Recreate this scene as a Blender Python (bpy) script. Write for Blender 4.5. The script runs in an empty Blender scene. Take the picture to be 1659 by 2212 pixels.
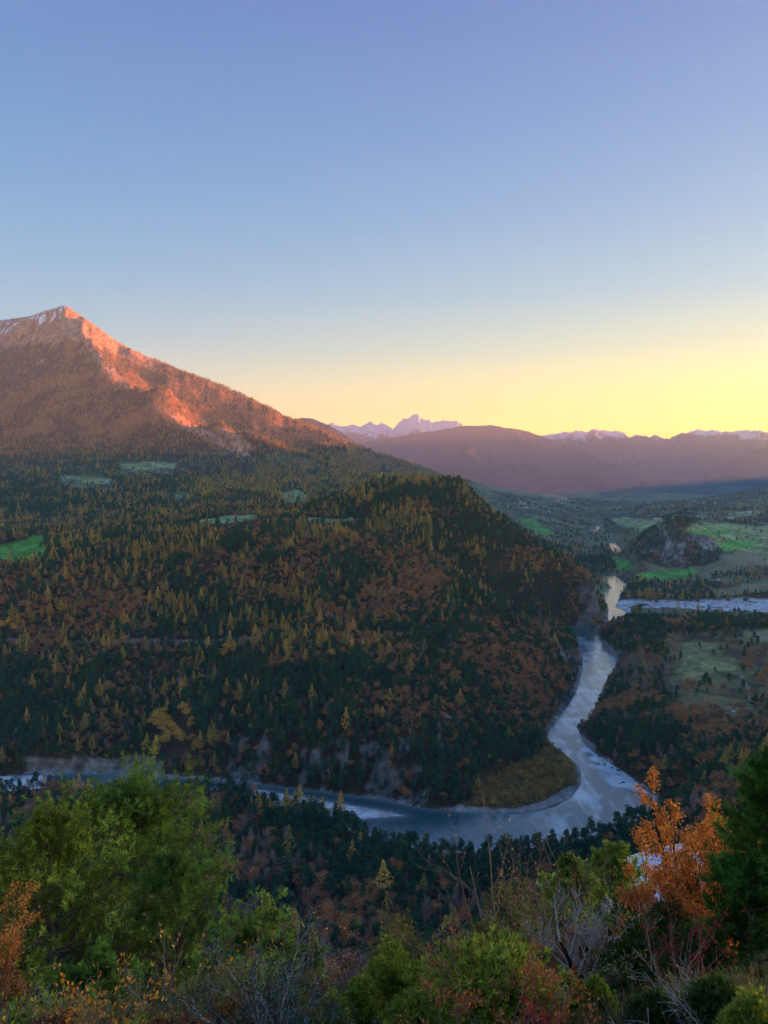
import bpy, bmesh, math, random
import numpy as np
from mathutils import Vector, Matrix
random.seed(7); RNG = np.random.default_rng(7)
S = bpy.context.scene
COL = S.collection

# ------------------------------------------------------------------ camera
CAMZ = 282.0                      # metres above the river
W0, H0, FPX = 1659.0, 2212.0, 1597.0
PITCH = math.radians(3.08)
cam_d = bpy.data.cameras.new('camera'); cam = bpy.data.objects.new('camera', cam_d); COL.objects.link(cam)
cam.location = (0, 0, CAMZ); cam.rotation_euler = (math.radians(90) - PITCH, 0, 0)
cam_d.sensor_fit = 'VERTICAL'; cam_d.sensor_height = 36.0; cam_d.lens = 36.0 * FPX / H0
cam_d.clip_start = 0.3; cam_d.clip_end = 80000
S.camera = cam

# ------------------------------------------------------------------ sky and sun
SUN_AZ = math.radians(64); SUN_EL = math.radians(3.0)
world = bpy.data.worlds.new("World"); S.world = world; world.use_nodes = True
nt = world.node_tree; N = nt.nodes; Lk = nt.links; N.clear()
def lin(r, g, b):
    f = lambda c: ((c/255+0.055)/1.055)**2.4 if c/255 > 0.04045 else c/255/12.92
    return (f(r), f(g), f(b), 1)
def wn(t, **k):
    n = N.new(t)
    for a, v in k.items(): setattr(n, a, v)
    return n
tc = wn('ShaderNodeTexCoord'); sep = wn('ShaderNodeSeparateXYZ'); Lk.new(tc.outputs['Generated'], sep.inputs[0])
def wm(op, a, b=None, c=None, clamp=False):
    n = N.new('ShaderNodeMath'); n.operation = op; n.use_clamp = clamp
    for i, v in enumerate((a, b, c)):
        if v is None: continue
        if isinstance(v, (int, float)): n.inputs[i].default_value = v
        else: Lk.new(v, n.inputs[i])
    return n.outputs[0]
hx = wm('MULTIPLY', sep.outputs[0], math.sin(SUN_AZ)); hdot = wm('MULTIPLY_ADD', sep.outputs[1], math.cos(SUN_AZ), hx)
hlen = wm('SQRT', wm('MAXIMUM', wm('SUBTRACT', 1.0, wm('MULTIPLY', sep.outputs[2], sep.outputs[2])), 1e-4))
caz = wm('DIVIDE', hdot, hlen)                       # cosine of the azimuth from the sun
elev = wm('MULTIPLY', wm('ARCSINE', sep.outputs[2]), 1/math.radians(90), clamp=True)   # 0 horizon .. 1 zenith
def ramp(stops, fac):
    r = N.new('ShaderNodeValToRGB'); r.color_ramp.interpolation = 'B_SPLINE' if False else 'LINEAR'
    cr = r.color_ramp
    while len(cr.elements) > 1: cr.elements.remove(cr.elements[-1])
    cr.elements[0].position = stops[0][0]/90; cr.elements[0].color = lin(*stops[0][1])
    for p, c in stops[1:]:
        e = cr.elements.new(p/90); e.color = lin(*c)
    Lk.new(fac, r.inputs[0]); return r.outputs[0]
SKY_L = [(0,(238,196,124)),(4,(200,184,150)),(7,(138,162,166)),(10,(92,143,170)),(14,(62,130,168)),(19,(38,117,165)),(25,(22,103,158)),(31,(12,89,151)),(45,(14,90,153)),(90,(24,92,158))]
SKY_R = [(0,(288,246,36)),(3,(278,236,50)),(6,(222,204,104)),(9,(160,174,144)),(13,(104,146,164)),(18,(72,125,164)),(24,(46,106,160)),(31,(24,86,152)),(45,(22,87,153)),(90,(24,92,158))]
ca = ramp(SKY_L, elev); cb = ramp(SKY_R, elev)
fac = wm('MULTIPLY', wm('SUBTRACT', caz, -0.09), 1/0.85, clamp=True)      # 0 at the left edge, 1 at the right
mx = wn('ShaderNodeMix', data_type='RGBA'); Lk.new(fac, mx.inputs['Factor']); Lk.new(ca, mx.inputs['A']); Lk.new(cb, mx.inputs['B'])
# the glow grows towards the sun's own bearing, right of the picture
gl = wm('MULTIPLY', wm('SUBTRACT', caz, 0.78), 4.55, clamp=True); gv = wm('SUBTRACT', 1.0, wm('MULTIPLY', elev, 1.5), clamp=True)
glow = wm('MULTIPLY_ADD', wm('MULTIPLY', wm('MULTIPLY', gl, gl), wm('MULTIPLY', gv, gv)), 8.0, 1.0)
nsh = wn('ShaderNodeTexSky', sky_type='NISHITA', sun_disc=False, sun_elevation=SUN_EL, sun_rotation=SUN_AZ, altitude=800)
bg1 = wn('ShaderNodeBackground'); Lk.new(mx.outputs['Result'], bg1.inputs[0]); Lk.new(wm('MULTIPLY', glow, 0.30), bg1.inputs[1])
bg2 = wn('ShaderNodeBackground'); Lk.new(nsh.outputs[0], bg2.inputs[0]); bg2.inputs[1].default_value = 0.02
ad = wn('ShaderNodeAddShader'); Lk.new(bg1.outputs[0], ad.inputs[0]); Lk.new(bg2.outputs[0], ad.inputs[1])
wo = wn('ShaderNodeOutputWorld'); Lk.new(ad.outputs[0], wo.inputs['Surface'])

sun_d = bpy.data.lights.new('sun', 'SUN'); sun = bpy.data.objects.new('sun', sun_d); COL.objects.link(sun)
sun_d.energy = 4.3; sun_d.angle = math.radians(0.5); sun_d.color = (1.0, 0.26, 0.085)
sdir = Vector((math.sin(SUN_AZ)*math.cos(SUN_EL), math.cos(SUN_AZ)*math.cos(SUN_EL), math.sin(SUN_EL)))
sun.rotation_euler = sdir.to_track_quat('Z', 'Y').to_euler(); sun.location = (3000, 2000, 2500)
S.view_settings.view_transform = 'Standard'; S.view_settings.look = 'None'
S.view_settings.exposure = 2.4; S.view_settings.gamma = 1.0; S.view_settings.use_curve_mapping = False
S.cycles.use_denoising = True; S.cycles.max_bounces = 4; S.cycles.diffuse_bounces = 2; S.cycles.transparent_max_bounces = 8
S.cycles.volume_bounces = 0; S.cycles.sample_clamp_indirect = 4

# ------------------------------------------------------------------ geometry of sight lines: photograph measurements to metres
CP, SP = math.cos(PITCH), math.sin(PITCH)
def ray(px, py):
    u = (np.asarray(px, float) - W0/2)/FPX; v = (H0/2 - np.asarray(py, float))/FPX
    return u, CP + v*SP, -SP + v*CP
def at_z(px, py, z=0.0):
    x, y, k = ray(px, py); Y = (z-CAMZ)*y/k
    return x/y*Y, Y
def at_Y(px, py, Y):
    x, y, k = ray(px, py); return x/y*Y, CAMZ + k/y*Y
def project(X, Y, Z):
    dz = Z - CAMZ; d = Y*CP - dz*SP; up = Y*SP + dz*CP
    return W0/2 + FPX*X/d, H0/2 - FPX*up/d

# ------------------------------------------------------------------ noise
_T = RNG.random((256, 256))
def vnoise(x, y):
    xi = np.floor(x).astype(np.int64); yi = np.floor(y).astype(np.int64); fx = x-xi; fy = y-yi
    fx = fx*fx*fx*(fx*(fx*6-15)+10); fy = fy*fy*fy*(fy*(fy*6-15)+10)
    a = _T[xi & 255, yi & 255]; b = _T[(xi+1) & 255, yi & 255]; c = _T[xi & 255, (yi+1) & 255]; d = _T[(xi+1) & 255, (yi+1) & 255]
    return (a*(1-fx)+b*fx)*(1-fy) + (c*(1-fx)+d*fx)*fy
def fbm(x, y, o=4, g=0.5):
    s = 0; a = 1; t = 0
    for i in range(o):
        s = s + a*(vnoise(x*2**i+i*37.3, y*2**i+i*11.7)*2-1); t += a; a *= g
    return s/t
def ridged(x, y, o=5, g=0.5):
    s = 0; a = 1; t = 0; w = 1
    for i in range(o):
        n = 1-np.abs(vnoise(x*2**i+i*17.3, y*2**i+i*51.7)*2-1); n = n*n*w; s = s+a*n; t += a; a *= g; w = np.clip(n*1.6, 0, 1)
    return s/t
def sstep(a, b, x):
    t = np.clip((x-a)/(b-a), 0, 1); return t*t*(3-2*t)
def inpoly(px, py, poly):
    poly = np.asarray(poly, float); r = np.zeros(px.shape, bool); n = len(poly)
    for i in range(n):
        x1, y1 = poly[i]; x2, y2 = poly[(i+1) % n]
        if y1 == y2: continue
        c = ((y1 > py) != (y2 > py)) & (px < (x2-x1)*(py-y1)/(y2-y1)+x1); r ^= c
    return r
def polydist(X, Y, poly, closed=True):
    poly = np.asarray(poly, float); d = np.full(X.shape, 1e9); n = len(poly)
    for i in range(n if closed else n-1):
        ax, ay = poly[i]; bx, by = poly[(i+1) % n]; vx, vy = bx-ax, by-ay
        t = np.clip(((X-ax)*vx+(Y-ay)*vy)/(vx*vx+vy*vy+1e-9), 0, 1)
        d = np.minimum(d, (X-ax-t*vx)**2+(Y-ay-t*vy)**2)
    return np.sqrt(d)

# ------------------------------------------------------------------ river outline (traced at water level)
north = [(-260,1688),(-100,1682),(0,1676),(100,1673),(200,1671),(275,1673),(350,1681),(425,1683),(525,1691),(600,1698),(650,1703),(750,1716),(829,1728),(879,1739),(929,1747),(1004,1754),(1079,1757),(1149,1755),(1199,1742),(1234,1722),(1252,1697),(1256,1675),(1250,1655),(1229,1637),(1206,1617),(1178,1598),(1178,1587),(1204,1557),(1229,1522),(1247,1487),(1257,1447),(1257,1407),(1246,1385),(1229,1369),(1205,1358),(1229,1353),(1289,1359),(1312,1346),(1314,1315),(1299,1285),(1310,1277),(1322,1270),(1302,1256),(1284,1246),(1310,1243),(1326,1242)]
south = [(1340,1252),(1354,1263),(1352,1275),(1339,1283),(1336,1298),(1329,1310),(1352,1321),(1377,1338),(1349,1346),(1318,1350),(1300,1356),(1292,1362),(1292,1378),(1309,1398),(1334,1422),(1329,1447),(1304,1482),(1289,1522),(1269,1557),(1250,1562),(1246,1570),(1256,1590),(1264,1602),(1279,1622),(1324,1652),(1364,1677),(1394,1707),(1436,1729),(1434,1750),(1394,1768),(1350,1785),(1290,1805),(1180,1828),(1060,1842),(950,1840),(829,1818),(770,1795),(750,1772),(829,1766),(874,1762),(829,1751),(740,1737),(650,1722),(575,1708),(500,1703),(400,1712),(300,1712),(200,1708),(100,1703),(60,1706),(0,1712),(-100,1722),(-260,1735)]
RIV = np.array([at_z(a, b) for a, b in north+south])
far_river = [[(1315,1173),(1335,1172),(1330,1178),(1342,1185),(1350,1194),(1335,1196),(1320,1188),(1316,1180)],
             [(1268,1146),(1290,1142),(1283,1137),(1295,1136),(1299,1141),(1291,1146),(1297,1151),(1285,1152),(1270,1149)]]
FRIV = [np.array([at_z(a, b) for a, b in p]) for p in far_river]

# ------------------------------------------------------------------ terrain control points
PTS = []   # (u, Y, z)
def P(px, Y, py): X, z = at_Y(px, py, Y); PTS.append((X/Y, Y, z))
def Z(px, Y, z): PTS.append(((px-W0/2)/FPX, Y, z))
# slope under the camera
for px in (-500, -250, 0, 300, 600, 829, 1050, 1250, 1450, 1659, 1900, 2150):
    r = (px-829)/829
    for Y, z in ((2, 280.0),(4, 278.2),(8, 274.7),(15, 268.8),(30, 257.2),(60, 235),(100, 205),(150, 170),(200, 134),(250, 98),(300, 66),(350, 36)):
        k = 0.12*max(r, 0)*min(Y, 220) if Y > 4 else 0
        Z(px, Y, z+k)
for px in (-500,-250, 0, 300, 600, 829, 1050, 1250, 1380): Z(px, 430, 9); Z(px, 480, 5); Z(px, 520, 3)
for px, a, b in ((1480, 30, 20), (1600, 50, 30), (1900, 90, 70), (2200, 120, 100)): Z(px, 430, a+10); Z(px, 520, a); Z(px, 640, b)
# right terrace
for px in (1330, 1450, 1570, 1700, 1900, 2200):
    for Y, z in ((760, 24), (900, 26), (1050, 27), (1180, 26), (1290, 20), (1370, 6), (1480, 2), (1620, 3)): 
        if px > 1400 or Y > 950: Z(px, Y, z + max(0, (px-1700))*0.06)
Z(1420, 700, 20); Z(1500, 700, 26); Z(1310, 850, 14); Z(1340, 1000, 20); Z(1325, 1230, 16); Z(1325,1180,14); Z(1300,740,8)
for px, z in ((1400,4),(1500,8),(1600,22),(1700,35),(2000,80)): Z(px, 1760, z)
for px in (1380, 1440, 1500): Z(px, 1950, 5)
P(1600, 1900, 1238); P(1659, 1900, 1232); P(1560, 2050, 1200); P(1659, 2100, 1203); P(1600, 2300, 1172); P(1659, 2400, 1165); P(1550, 2500, 1145); P(1659, 2700, 1138)
P(1800, 2100, 1190); P(1900, 2700, 1110); P(2100, 2300, 1120)
# bluff
for px, yb, yt in ((1372,1207,1180),(1400,1215,1163),(1440,1222,1145),(1480,1226,1145),(1520,1224,1155),(1550,1215,1175)):
    P(px, 2060, yb); P(px, 2190, yt)
P(1400, 2350, 1150); P(1440, 2350, 1132); P(1470, 2400, 1126); P(1500, 2450, 1136); P(1530, 2450, 1145)
Z(1340, 2100, 2); Z(1340, 2400, 3); P(1385, 2650, 1158)
for px in (1400, 1500, 1600, 1700, 1850):
    P(px, 3000, 1128 if px < 1500 else 1122-(px-1500)*.04); P(px, 3500, 1112-(px-1400)*.03); P(px, 4200, 1096-(px-1400)*.03)
P(1500, 4900, 1083); P(1560, 4900, 1070); P(1659, 4900, 1056); P(1850, 4900, 1040); Z(1450, 5200, 40); P(1560, 5600, 1085); P(1659, 5600, 1070)
for px in (1250, 1300, 1350): 
    for Y, z in ((2300, 3),(2700, 3), (3200, 8), (4000, 12), (5000, 22), (6200, 30), (8000, 40)): Z(px, Y, z)
Z(1400, 7000, 30); Z(1600, 7500, 30); Z(1850, 7500, 60)
P(1350, 6500, 1082); P(1290, 6600, 1090); P(1400, 6600, 1088)
# valley left of the river
for px, Y, z in ((1290,1800,5),(1250,1750,6),(1230,1900,14),(1290,1950,12),(1200,2200,16),(1250,2500,9),(1180,2700,28),(1140,3000,40)): Z(px, Y, z)
P(1110, 3000, 1140); P(1200, 3300, 1135); P(1190, 3700, 1118); P(1130, 3600, 1112); P(1060, 4200, 1085); P(1150, 4300, 1092); P(1230, 4300, 1102)
P(1040, 5200, 1049); P(1100, 5300, 1058); P(1160, 5400, 1068); P(1230, 5600, 1080); P(1000, 5200, 1040); P(950, 5150, 1025)
for px in (950, 1050, 1150): Z(px, 6500, 80)
Z(1230, 7000, 40); Z(900, 7500, 90); Z(700, 7500, 300); Z(500, 7500, 700)
# near hill
for px, rows in {
 -260: ((700,1640),(800,1535),(900,1450),(980,1385),(1060,1310),(1150,1245),(1300,1205),(1500,1170),(1900,1135)),
   0: ((685,1645),(735,1580),(820,1495),(900,1425),(955,1383),(1030,1310),(1110,1240),(1180,1216),(1300,1192),(1450,1165),(1650,1150),(1900,1132)),
 180: ((685,1640),(740,1560),(820,1480),(890,1410),(945,1375),(1030,1300),(1120,1220),(1200,1178),(1330,1160),(1500,1152),(1700,1140)),
 400: ((660,1668),(690,1625),(740,1555),(820,1470),(900,1397),(945,1372),(1030,1290),(1120,1215),(1200,1155),(1320,1130),(1500,1122),(1650,1105)),
 600: ((655,1680),(680,1620),(720,1550),(800,1460),(880,1385),(940,1355),(1030,1270),(1120,1190),(1190,1140),(1300,1128),(1450,1122),(1600,1108)),
 750: ((640,1690),(665,1610),(705,1530),(780,1450),(860,1380),(930,1330),(1020,1250),(1100,1185),(1160,1155),(1260,1140),(1350,1115),(1450,1085),(1540,1062)),
 880: ((625,1710),(655,1620),(700,1540),(780,1450),(860,1380),(940,1315),(1020,1245),(1080,1205),(1130,1195)),
 1000:((618,1722),(660,1640),(720,1560),(800,1480),(880,1400),(950,1335),(1020,1285),(1075,1252)),
 1080:((625,1725),(680,1645),(760,1560),(850,1470),(930,1400),(1000,1345),(1070,1303)),
 1150:((740,1605),(800,1530),(880,1460),(960,1405),(1040,1362),(1080,1345)),
 1200:((880,1500),(960,1440),(1050,1385),(1090,1372)),
 1235:((1020,1440),(1100,1402)),
}.items():
    for Y, py in rows: P(px, Y, py)
# foot of the hill behind the wooded spit
Z(1080, 640, 5); Z(1150, 690, 3); Z(1180, 680, 2); Z(1000, 610, 4)
# knob
P(829,1250,1165); P(829,1400,1102); P(829,1500,1045); P(829,1540,1030)
P(900,1200,1200); P(900,1300,1140); P(900,1400,1085); P(900,1490,1040); P(900,1530,1028)
P(960,1190,1255); P(960,1300,1180); P(960,1400,1100); P(960,1480,1048); P(960,1520,1033)
P(990,1500,1034); P(1010,1490,1052); P(1050,1480,1096); P(1100,1460,1135); P(1150,1440,1175); P(1190,1430,1202); P(1230,1415,1226); P(1262,1400,1246); P(1285,1390,1280); P(1305,1380,1315)
P(1040,1190,1325); P(1040,1320,1205); P(1100,1190,1365); P(1100,1320,1255); P(1160,1190,1372); P(1160,1310,1292); P(1210,1330,1310); P(1250,1350,1322); P(1200, 1250, 1350)
for px in (750, 829, 900, 990): Z(px, 1750, 190 if px < 850 else 150); Z(px, 2100, 130 if px < 850 else 70); 
P(750, 2500, 1066); P(829, 2600, 1060); P(900, 3000, 1052); Z(990, 2500, 60); Z(990, 3200, 70)
Z(1050, 1650, 80); Z(1100, 1640, 50); Z(1180, 1600, 22); Z(1080, 2000, 40); Z(1260,1560,6); Z(1300,1480,3)
# hillock, valley behind it
P(500, 1850, 1066); P(430, 1850, 1080); P(580, 1850, 1078); P(640, 2000, 1082); P(400, 2100, 1085); P(640, 2400, 1068); P(700, 1800, 1080); P(300, 1900, 1105)
P(180, 2000, 1110); P(0, 2200, 1100); P(-250, 2200, 1085); P(180, 2500, 1052); P(60, 2550, 1055)
# mountain, camera-facing side
for px, rows in {
 -260: ((2700,1030),(3300,950),(4000,860),(4700,770),(5300,715),(5700,690),(6500,720)),
   0: ((2800,1030),(3300,965),(3900,895),(4500,810),(5100,735),(5600,696),(6400,720)),
  75: ((2800,1025),(3300,970),(3900,890),(4500,805),(5100,735),(5620,681)),
 150: ((2700,1032),(3200,975),(3800,900),(4400,815),(5000,742),(5400,690),(5600,659)),
 250: ((2400,1062),(2800,1020),(3300,965),(3800,905),(4200,865)),
 400: ((2400,1062),(2700,1040),(3100,1005),(3500,965)),
 550: ((2500,1062),(2800,1035),(3100,1012)),
 700: ((2600,1055),(2800,1040))}.items():
    for Y, py in rows: P(px, Y, py)
for px, py, Y in ((175,705,5350),(190,748,5050),(225,795,4750),(270,848,4420),(330,890,4100),(400,932,3800),(470,962,3600),(540,985,3400),(640,1006,3200),(720,1022,3000)): P(px, Y, py-4)
for px, py, Y in ((150,770,4700),(200,850,4150),(270,905,3800),(330,940,3500),(400,975,3250),(480,1010,3050)): P(px, Y, py+6)
for px, py, Y in ((200,692,5700),(260,737,5700),(320,768,5700),(400,800,5650),(500,838,5600),(560,868,5550),(620,898,5500),(700,924,5400),(760,958,5300),(800,980,5250),(860,990,5200),(915,1014,5100)): P(px, Y, py)
for px, py, Y in ((260,775,5300),(320,830,4950),(400,865,4800),(480,885,4750),(480,935,4150),(600,930,4600),(600,975,3900),(700,965,4500),(700,1005,3700),(790,1000,4300),(860,1010,4300),(800,1030,3300),(860,1030,3800)): P(px, Y, py)
for px, z in ((150,900),(320,800),(500,650),(700,420)): Z(px, 6700, z)
for (a, b) in north[2:-6:2]+south[27:33]: 
    X, Y = at_z(a, b); PTS.append((X/Y, Y, 1.5))

A = np.array(PTS); KU = 2.0
def feat(u, Y): return np.stack([u*KU, np.log(Y)], -1)
C = feat(A[:, 0], A[:, 1]); val = (A[:, 2]-CAMZ)/A[:, 1]
def phi(r2): return 0.5*r2*np.log(r2+1e-12)
n = len(C); D2 = ((C[:, None]-C[None])**2).sum(-1)
M = np.zeros((n+3, n+3)); M[:n, :n] = phi(D2)+np.eye(n)*2e-4; M[:n, n] = 1; M[:n, n+1:] = C; M[n, :n] = 1; M[n+1:, :n] = C.T
wgt = np.linalg.solve(M, np.concatenate([val, np.zeros(3)]))
def tps(u, Y):
    F = feat(u, Y).reshape(-1, 2); out = np.empty(len(F))
    for s in range(0, len(F), 20000):
        f = F[s:s+20000]; d2 = (f[:, :1]-C[None, :, 0])**2+(f[:, 1:]-C[None, :, 1])**2
        out[s:s+20000] = phi(d2)@wgt[:n]+wgt[n]+f@wgt[n+1:]
    return out.reshape(u.shape)

# grid of the terrain: columns by bearing, rows by distance
cols_px = np.concatenate([np.linspace(-900, -180, 16)[:-1], np.linspace(-180, 1840, 560), np.linspace(1840, 2560, 16)[1:]])
rows_Y = np.concatenate([np.geomspace(1.6, 60, 60)[:-1], np.geomspace(60, 400, 80)[:-1], np.geomspace(400, 1700, 320)[:-1], np.geomspace(1700, 6500, 290)[:-1], np.geomspace(6500, 9500, 18)])
GU = (cols_px-W0/2)/FPX
UU, YY = np.meshgrid(GU, rows_Y, indexing='ij'); XX = UU*YY
ZT = CAMZ + tps(UU, YY)*YY
NC, NR = UU.shape
# relief: ravines on the mountain, small relief elsewhere
mtn = sstep(2600, 4200, YY)*sstep(0.12, -0.05, UU)
wx = fbm(XX/900, YY/900, 3)*250; 
rr = ridged((XX*0.55-YY*0.83+wx)/620, (XX*0.83+YY*0.55+wx)/1500, 5)
ZT += mtn*(rr-0.42)*200+mtn*(ridged((XX*0.55-YY*0.83+wx*.5)/170, (XX*0.83+YY*0.55)/520, 4)-.42)*46
R1 = [at_Y(a, b, c) for a, b, c in ((175,705,5350),(190,748,5050),(225,795,4750),(270,848,4420),(330,890,4100),(400,932,3800),(470,962,3600),(540,985,3400),(640,1006,3200))]
R1 = np.array([(p[0], q) for p, q in zip(R1, (5350,5050,4750,4420,4100,3800,3600,3400,3200))], float)
w1 = fbm(XX/300, YY/300, 3)*70; dl = polydist(XX+w1, YY+w1, R1, closed=False)
ZT += (62*np.exp(-(dl/120)**2)-75*np.exp(-((polydist(XX+w1+380, YY+w1+190, R1, closed=False))/260)**2))*sstep(2900, 3500, YY)
ZT += fbm(XX/60, YY/60, 4)*5*sstep(80, 700, YY)*(1+mtn*1.5)
ZT += fbm(XX/330, YY/330, 3)*14*sstep(1500, 3000, YY)*(1-sstep(1.30, 1.0, ZT/20))
nearhill = sstep(560, 640, YY)*sstep(1750, 1500, YY)*sstep(0.30, 0.26, UU)
gul = ridged(XX/95+fbm(XX/200, YY/200, 2)*.8, YY/260, 4)
ZT += nearhill*(gul-0.4)*26*sstep(2, 40, ZT)
ZT += fbm(XX/6, YY/6, 3)*0.35*sstep(200, 20, YY)
# gully between the front hill and the knob behind it, with the front ridge standing proud
gl_ = np.array([((a-W0/2)/FPX*b, b) for a, b in ((870,1195),(960,1200),(1060,1212),(1140,1235),(1200,1285),(1226,1345))])
rd_ = np.array([((a-W0/2)/FPX*b, b) for a, b in ((840,1120),(900,1112),(1000,1085),(1080,1080),(1150,1085),(1200,1095))])
wj = fbm(XX/70, YY/70, 3)*18
ZT += 9*np.exp(-(polydist(XX+wj, YY+wj, rd_, closed=False)/40)**2)-36*np.exp(-(polydist(XX+wj, YY+wj, gl_, closed=False)/58)**2)
# the mountain's skyline keeps its measured height
SK = [(-300,702),(0,690),(75,680),(112,666),(150,656),(200,690),(260,735),(320,766),(400,798),(500,837),(560,866),(620,897),(700,923),(760,957),(800,979)]
skv = (H0/2-np.interp(cols_px, [p[0] for p in SK], [p[1]+3 for p in SK]))/FPX; skt = (-SP+skv*CP)/(CP+skv*SP)
cur = np.where(YY > 4600, (ZT-CAMZ)/YY, -9).max(1); dsk = np.where(cols_px < 790, skt-cur, 0)*sstep(800, 740, cols_px)
ZT += dsk[:, None]*YY*sstep(3900, 5300, YY)
# river bed
inside = inpoly(XX, YY, RIV)
for p in FRIV: inside |= inpoly(XX, YY, p)
dR = polydist(XX, YY, RIV)
for p in FRIV: dR = np.minimum(dR, polydist(XX, YY, p))
bank = 0.5 + np.minimum(dR, 9)*0.28
lowmin = 0.7 + np.clip(dR, 0, 60)*0.02
ZT = np.maximum(ZT, lowmin)
wb = sstep(4, 26, dR)
ZT = bank*(1-wb)+ZT*wb
# wooded spit and gravel beds lie flat
PXg, PYg = project(XX, YY, ZT); PXz, PYz = PXg, PYg
z_img = {}
def zone(polys, y0=0, y1=1e9):
    m = np.zeros(XX.shape, bool)
    for p in polys:
        q = inpoly(PXz, PYz, p) & (YY > y0) & (YY < y1); m |= q
    return m
spit = inpoly(XX, YY, np.array([at_z(a, b, 1) for a, b in [(990,1757),(1030,1715),(1060,1690),(1110,1660),(1170,1640),(1180,1600),(1229,1635),(1254,1660),(1254,1695),(1234,1722),(1199,1742),(1149,1755),(1079,1757)]]))
ZT = np.where(spit & ~inside, 0.8+np.minimum(dR, 14)*0.09+fbm(XX/25, YY/25, 3)*0.5, ZT)
trib = inpoly(XX, YY, np.array([at_z(a, b, 1) for a, b in [(1334,1299),(1352,1296),(1400,1299),(1470,1299),(1560,1297),(1659,1295),(1790,1293),(1790,1322),(1659,1322),(1560,1320),(1470,1315),(1390,1313),(1377,1318),(1362,1325),(1346,1320),(1330,1310)]]))
bar = inpoly(XX, YY, np.array([at_z(a, b, 1) for a, b in [(500,1703),(575,1707),(650,1722),(740,1737),(829,1751),(874,1762),(829,1766),(750,1771),(690,1762),(600,1742),(520,1718)]]))
ZT = np.where(trib & ~inside, 0.9+fbm(XX/30, YY/9, 4)*0.9, ZT)
ZT = np.where(bar & ~inside, 0.15+np.minimum(dR, 10)*0.09, ZT)
ZT = np.where(inside, -np.minimum(dR, 8)*0.22-0.05, ZT)
PXg, PYg = project(XX, YY, ZT)
PXz = PXg+fbm(XX/45+5, YY/45, 3)*9; PYz = PYg+fbm(XX/45+77, YY/45+4, 3)*3.5      # irregular field edges

green_f = [[(-120,1185),(0,1177),(50,1165),(60,1158),(90,1155),(95,1175),(105,1190),(95,1205),(60,1222),(0,1215),(-120,1225)],
 [(553,1170),(600,1165)],]
green_f = [green_f[0], [(1480,1148),(1585,1143),(1580,1154),(1500,1158)], [(1550,1172),(1600,1166),(1655,1173),(1578,1192),(1560,1187)],
 [(1295,1203),(1337,1205),(1384,1223),(1341,1234),(1325,1215)], [(1368,1241),(1498,1226),(1505,1240),(1477,1252),(1380,1250)],
 [(1108,1116),(1160,1122),(1165,1135),(1205,1153),(1165,1157),(1140,1140)]]
pale_f = [[(114,1026),(170,1028),(235,1037),(252,1044),(232,1048),(180,1045),(140,1038)], [(259,1003),(330,998),(383,1000),(375,1012),(300,1014),(262,1014)],
 [(376,1057),(423,1058),(423,1063),(380,1063)], [(366,1070),(410,1070),(412,1077),(370,1077)], [(420,1124),(470,1117),(500,1112),(552,1110),(560,1122),(520,1129),(470,1131),(425,1131)],
 [(655,1117),(700,1119),(775,1119),(775,1125),(700,1129),(660,1128)], [(605,1064),(640,1058),(665,1066),(660,1080),(615,1080)],
 [(1318,1122),(1345,1117),(1440,1127),(1438,1140),(1400,1148),(1370,1145),(1330,1133)],
 [(1475,1152),(1500,1130),(1560,1130),(1659,1137),(1760,1140),(1760,1200),(1600,1192),(1565,1190),(1530,1170),(1490,1160)],
 [(1300,1098),(1345,1095),(1350,1101),(1310,1103)], [(1560,1108),(1640,1104),(1659,1112),(1580,1116)],
 [(1470,1390),(1500,1380),(1560,1398),(1597,1430),(1590,1458),(1540,1450),(1500,1462),(1455,1485),(1448,1460),(1475,1430)], [(1440,1508),(1480,1495),(1560,1488),(1600,1500),(1625,1522),(1560,1524),(1480,1524)]]
tan_lit_f = [[(1545,1203),(1620,1187),(1760,1182),(1760,1222),(1640,1220),(1590,1226),(1530,1250),(1505,1250)], [(1515,1527),(1640,1528),(1700,1550),(1570,1556),(1530,1540)], [(1600,1362),(1760,1358),(1760,1385),(1650,1385),(1610,1376)],
 [(1540,1275),(1600,1262),(1659,1256),(1760,1256),(1760,1280),(1659,1275),(1600,1284),(1545,1290)], [(1370,1251),(1480,1253),(1475,1259),(1385,1258)], [(1040,1049),(1120,1056),(1230,1076),(1225,1084),(1120,1068),(1040,1060)],[(1440,1118),(1520,1112),(1560,1118),(1500,1124)]]  # the far village ridge's strip is sunlight painted in as tan ground
ZG = zone(green_f, 900); ZP = zone(pale_f, 900) & ~ZG; ZTan = zone(tan_lit_f, 800) & ~ZG & ~ZP
ZG |= zone([green_f[0]], 900)
nz1 = fbm(XX/40, YY/40, 4); nz2 = fbm(XX/9, YY/9, 3); nz3 = fbm(XX/160+7, YY/160, 4)
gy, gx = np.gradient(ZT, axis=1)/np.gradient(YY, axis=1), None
gx = np.gradient(ZT, axis=0)/np.maximum(np.gradient(XX, axis=0), 1e-3) - gy*0
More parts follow.
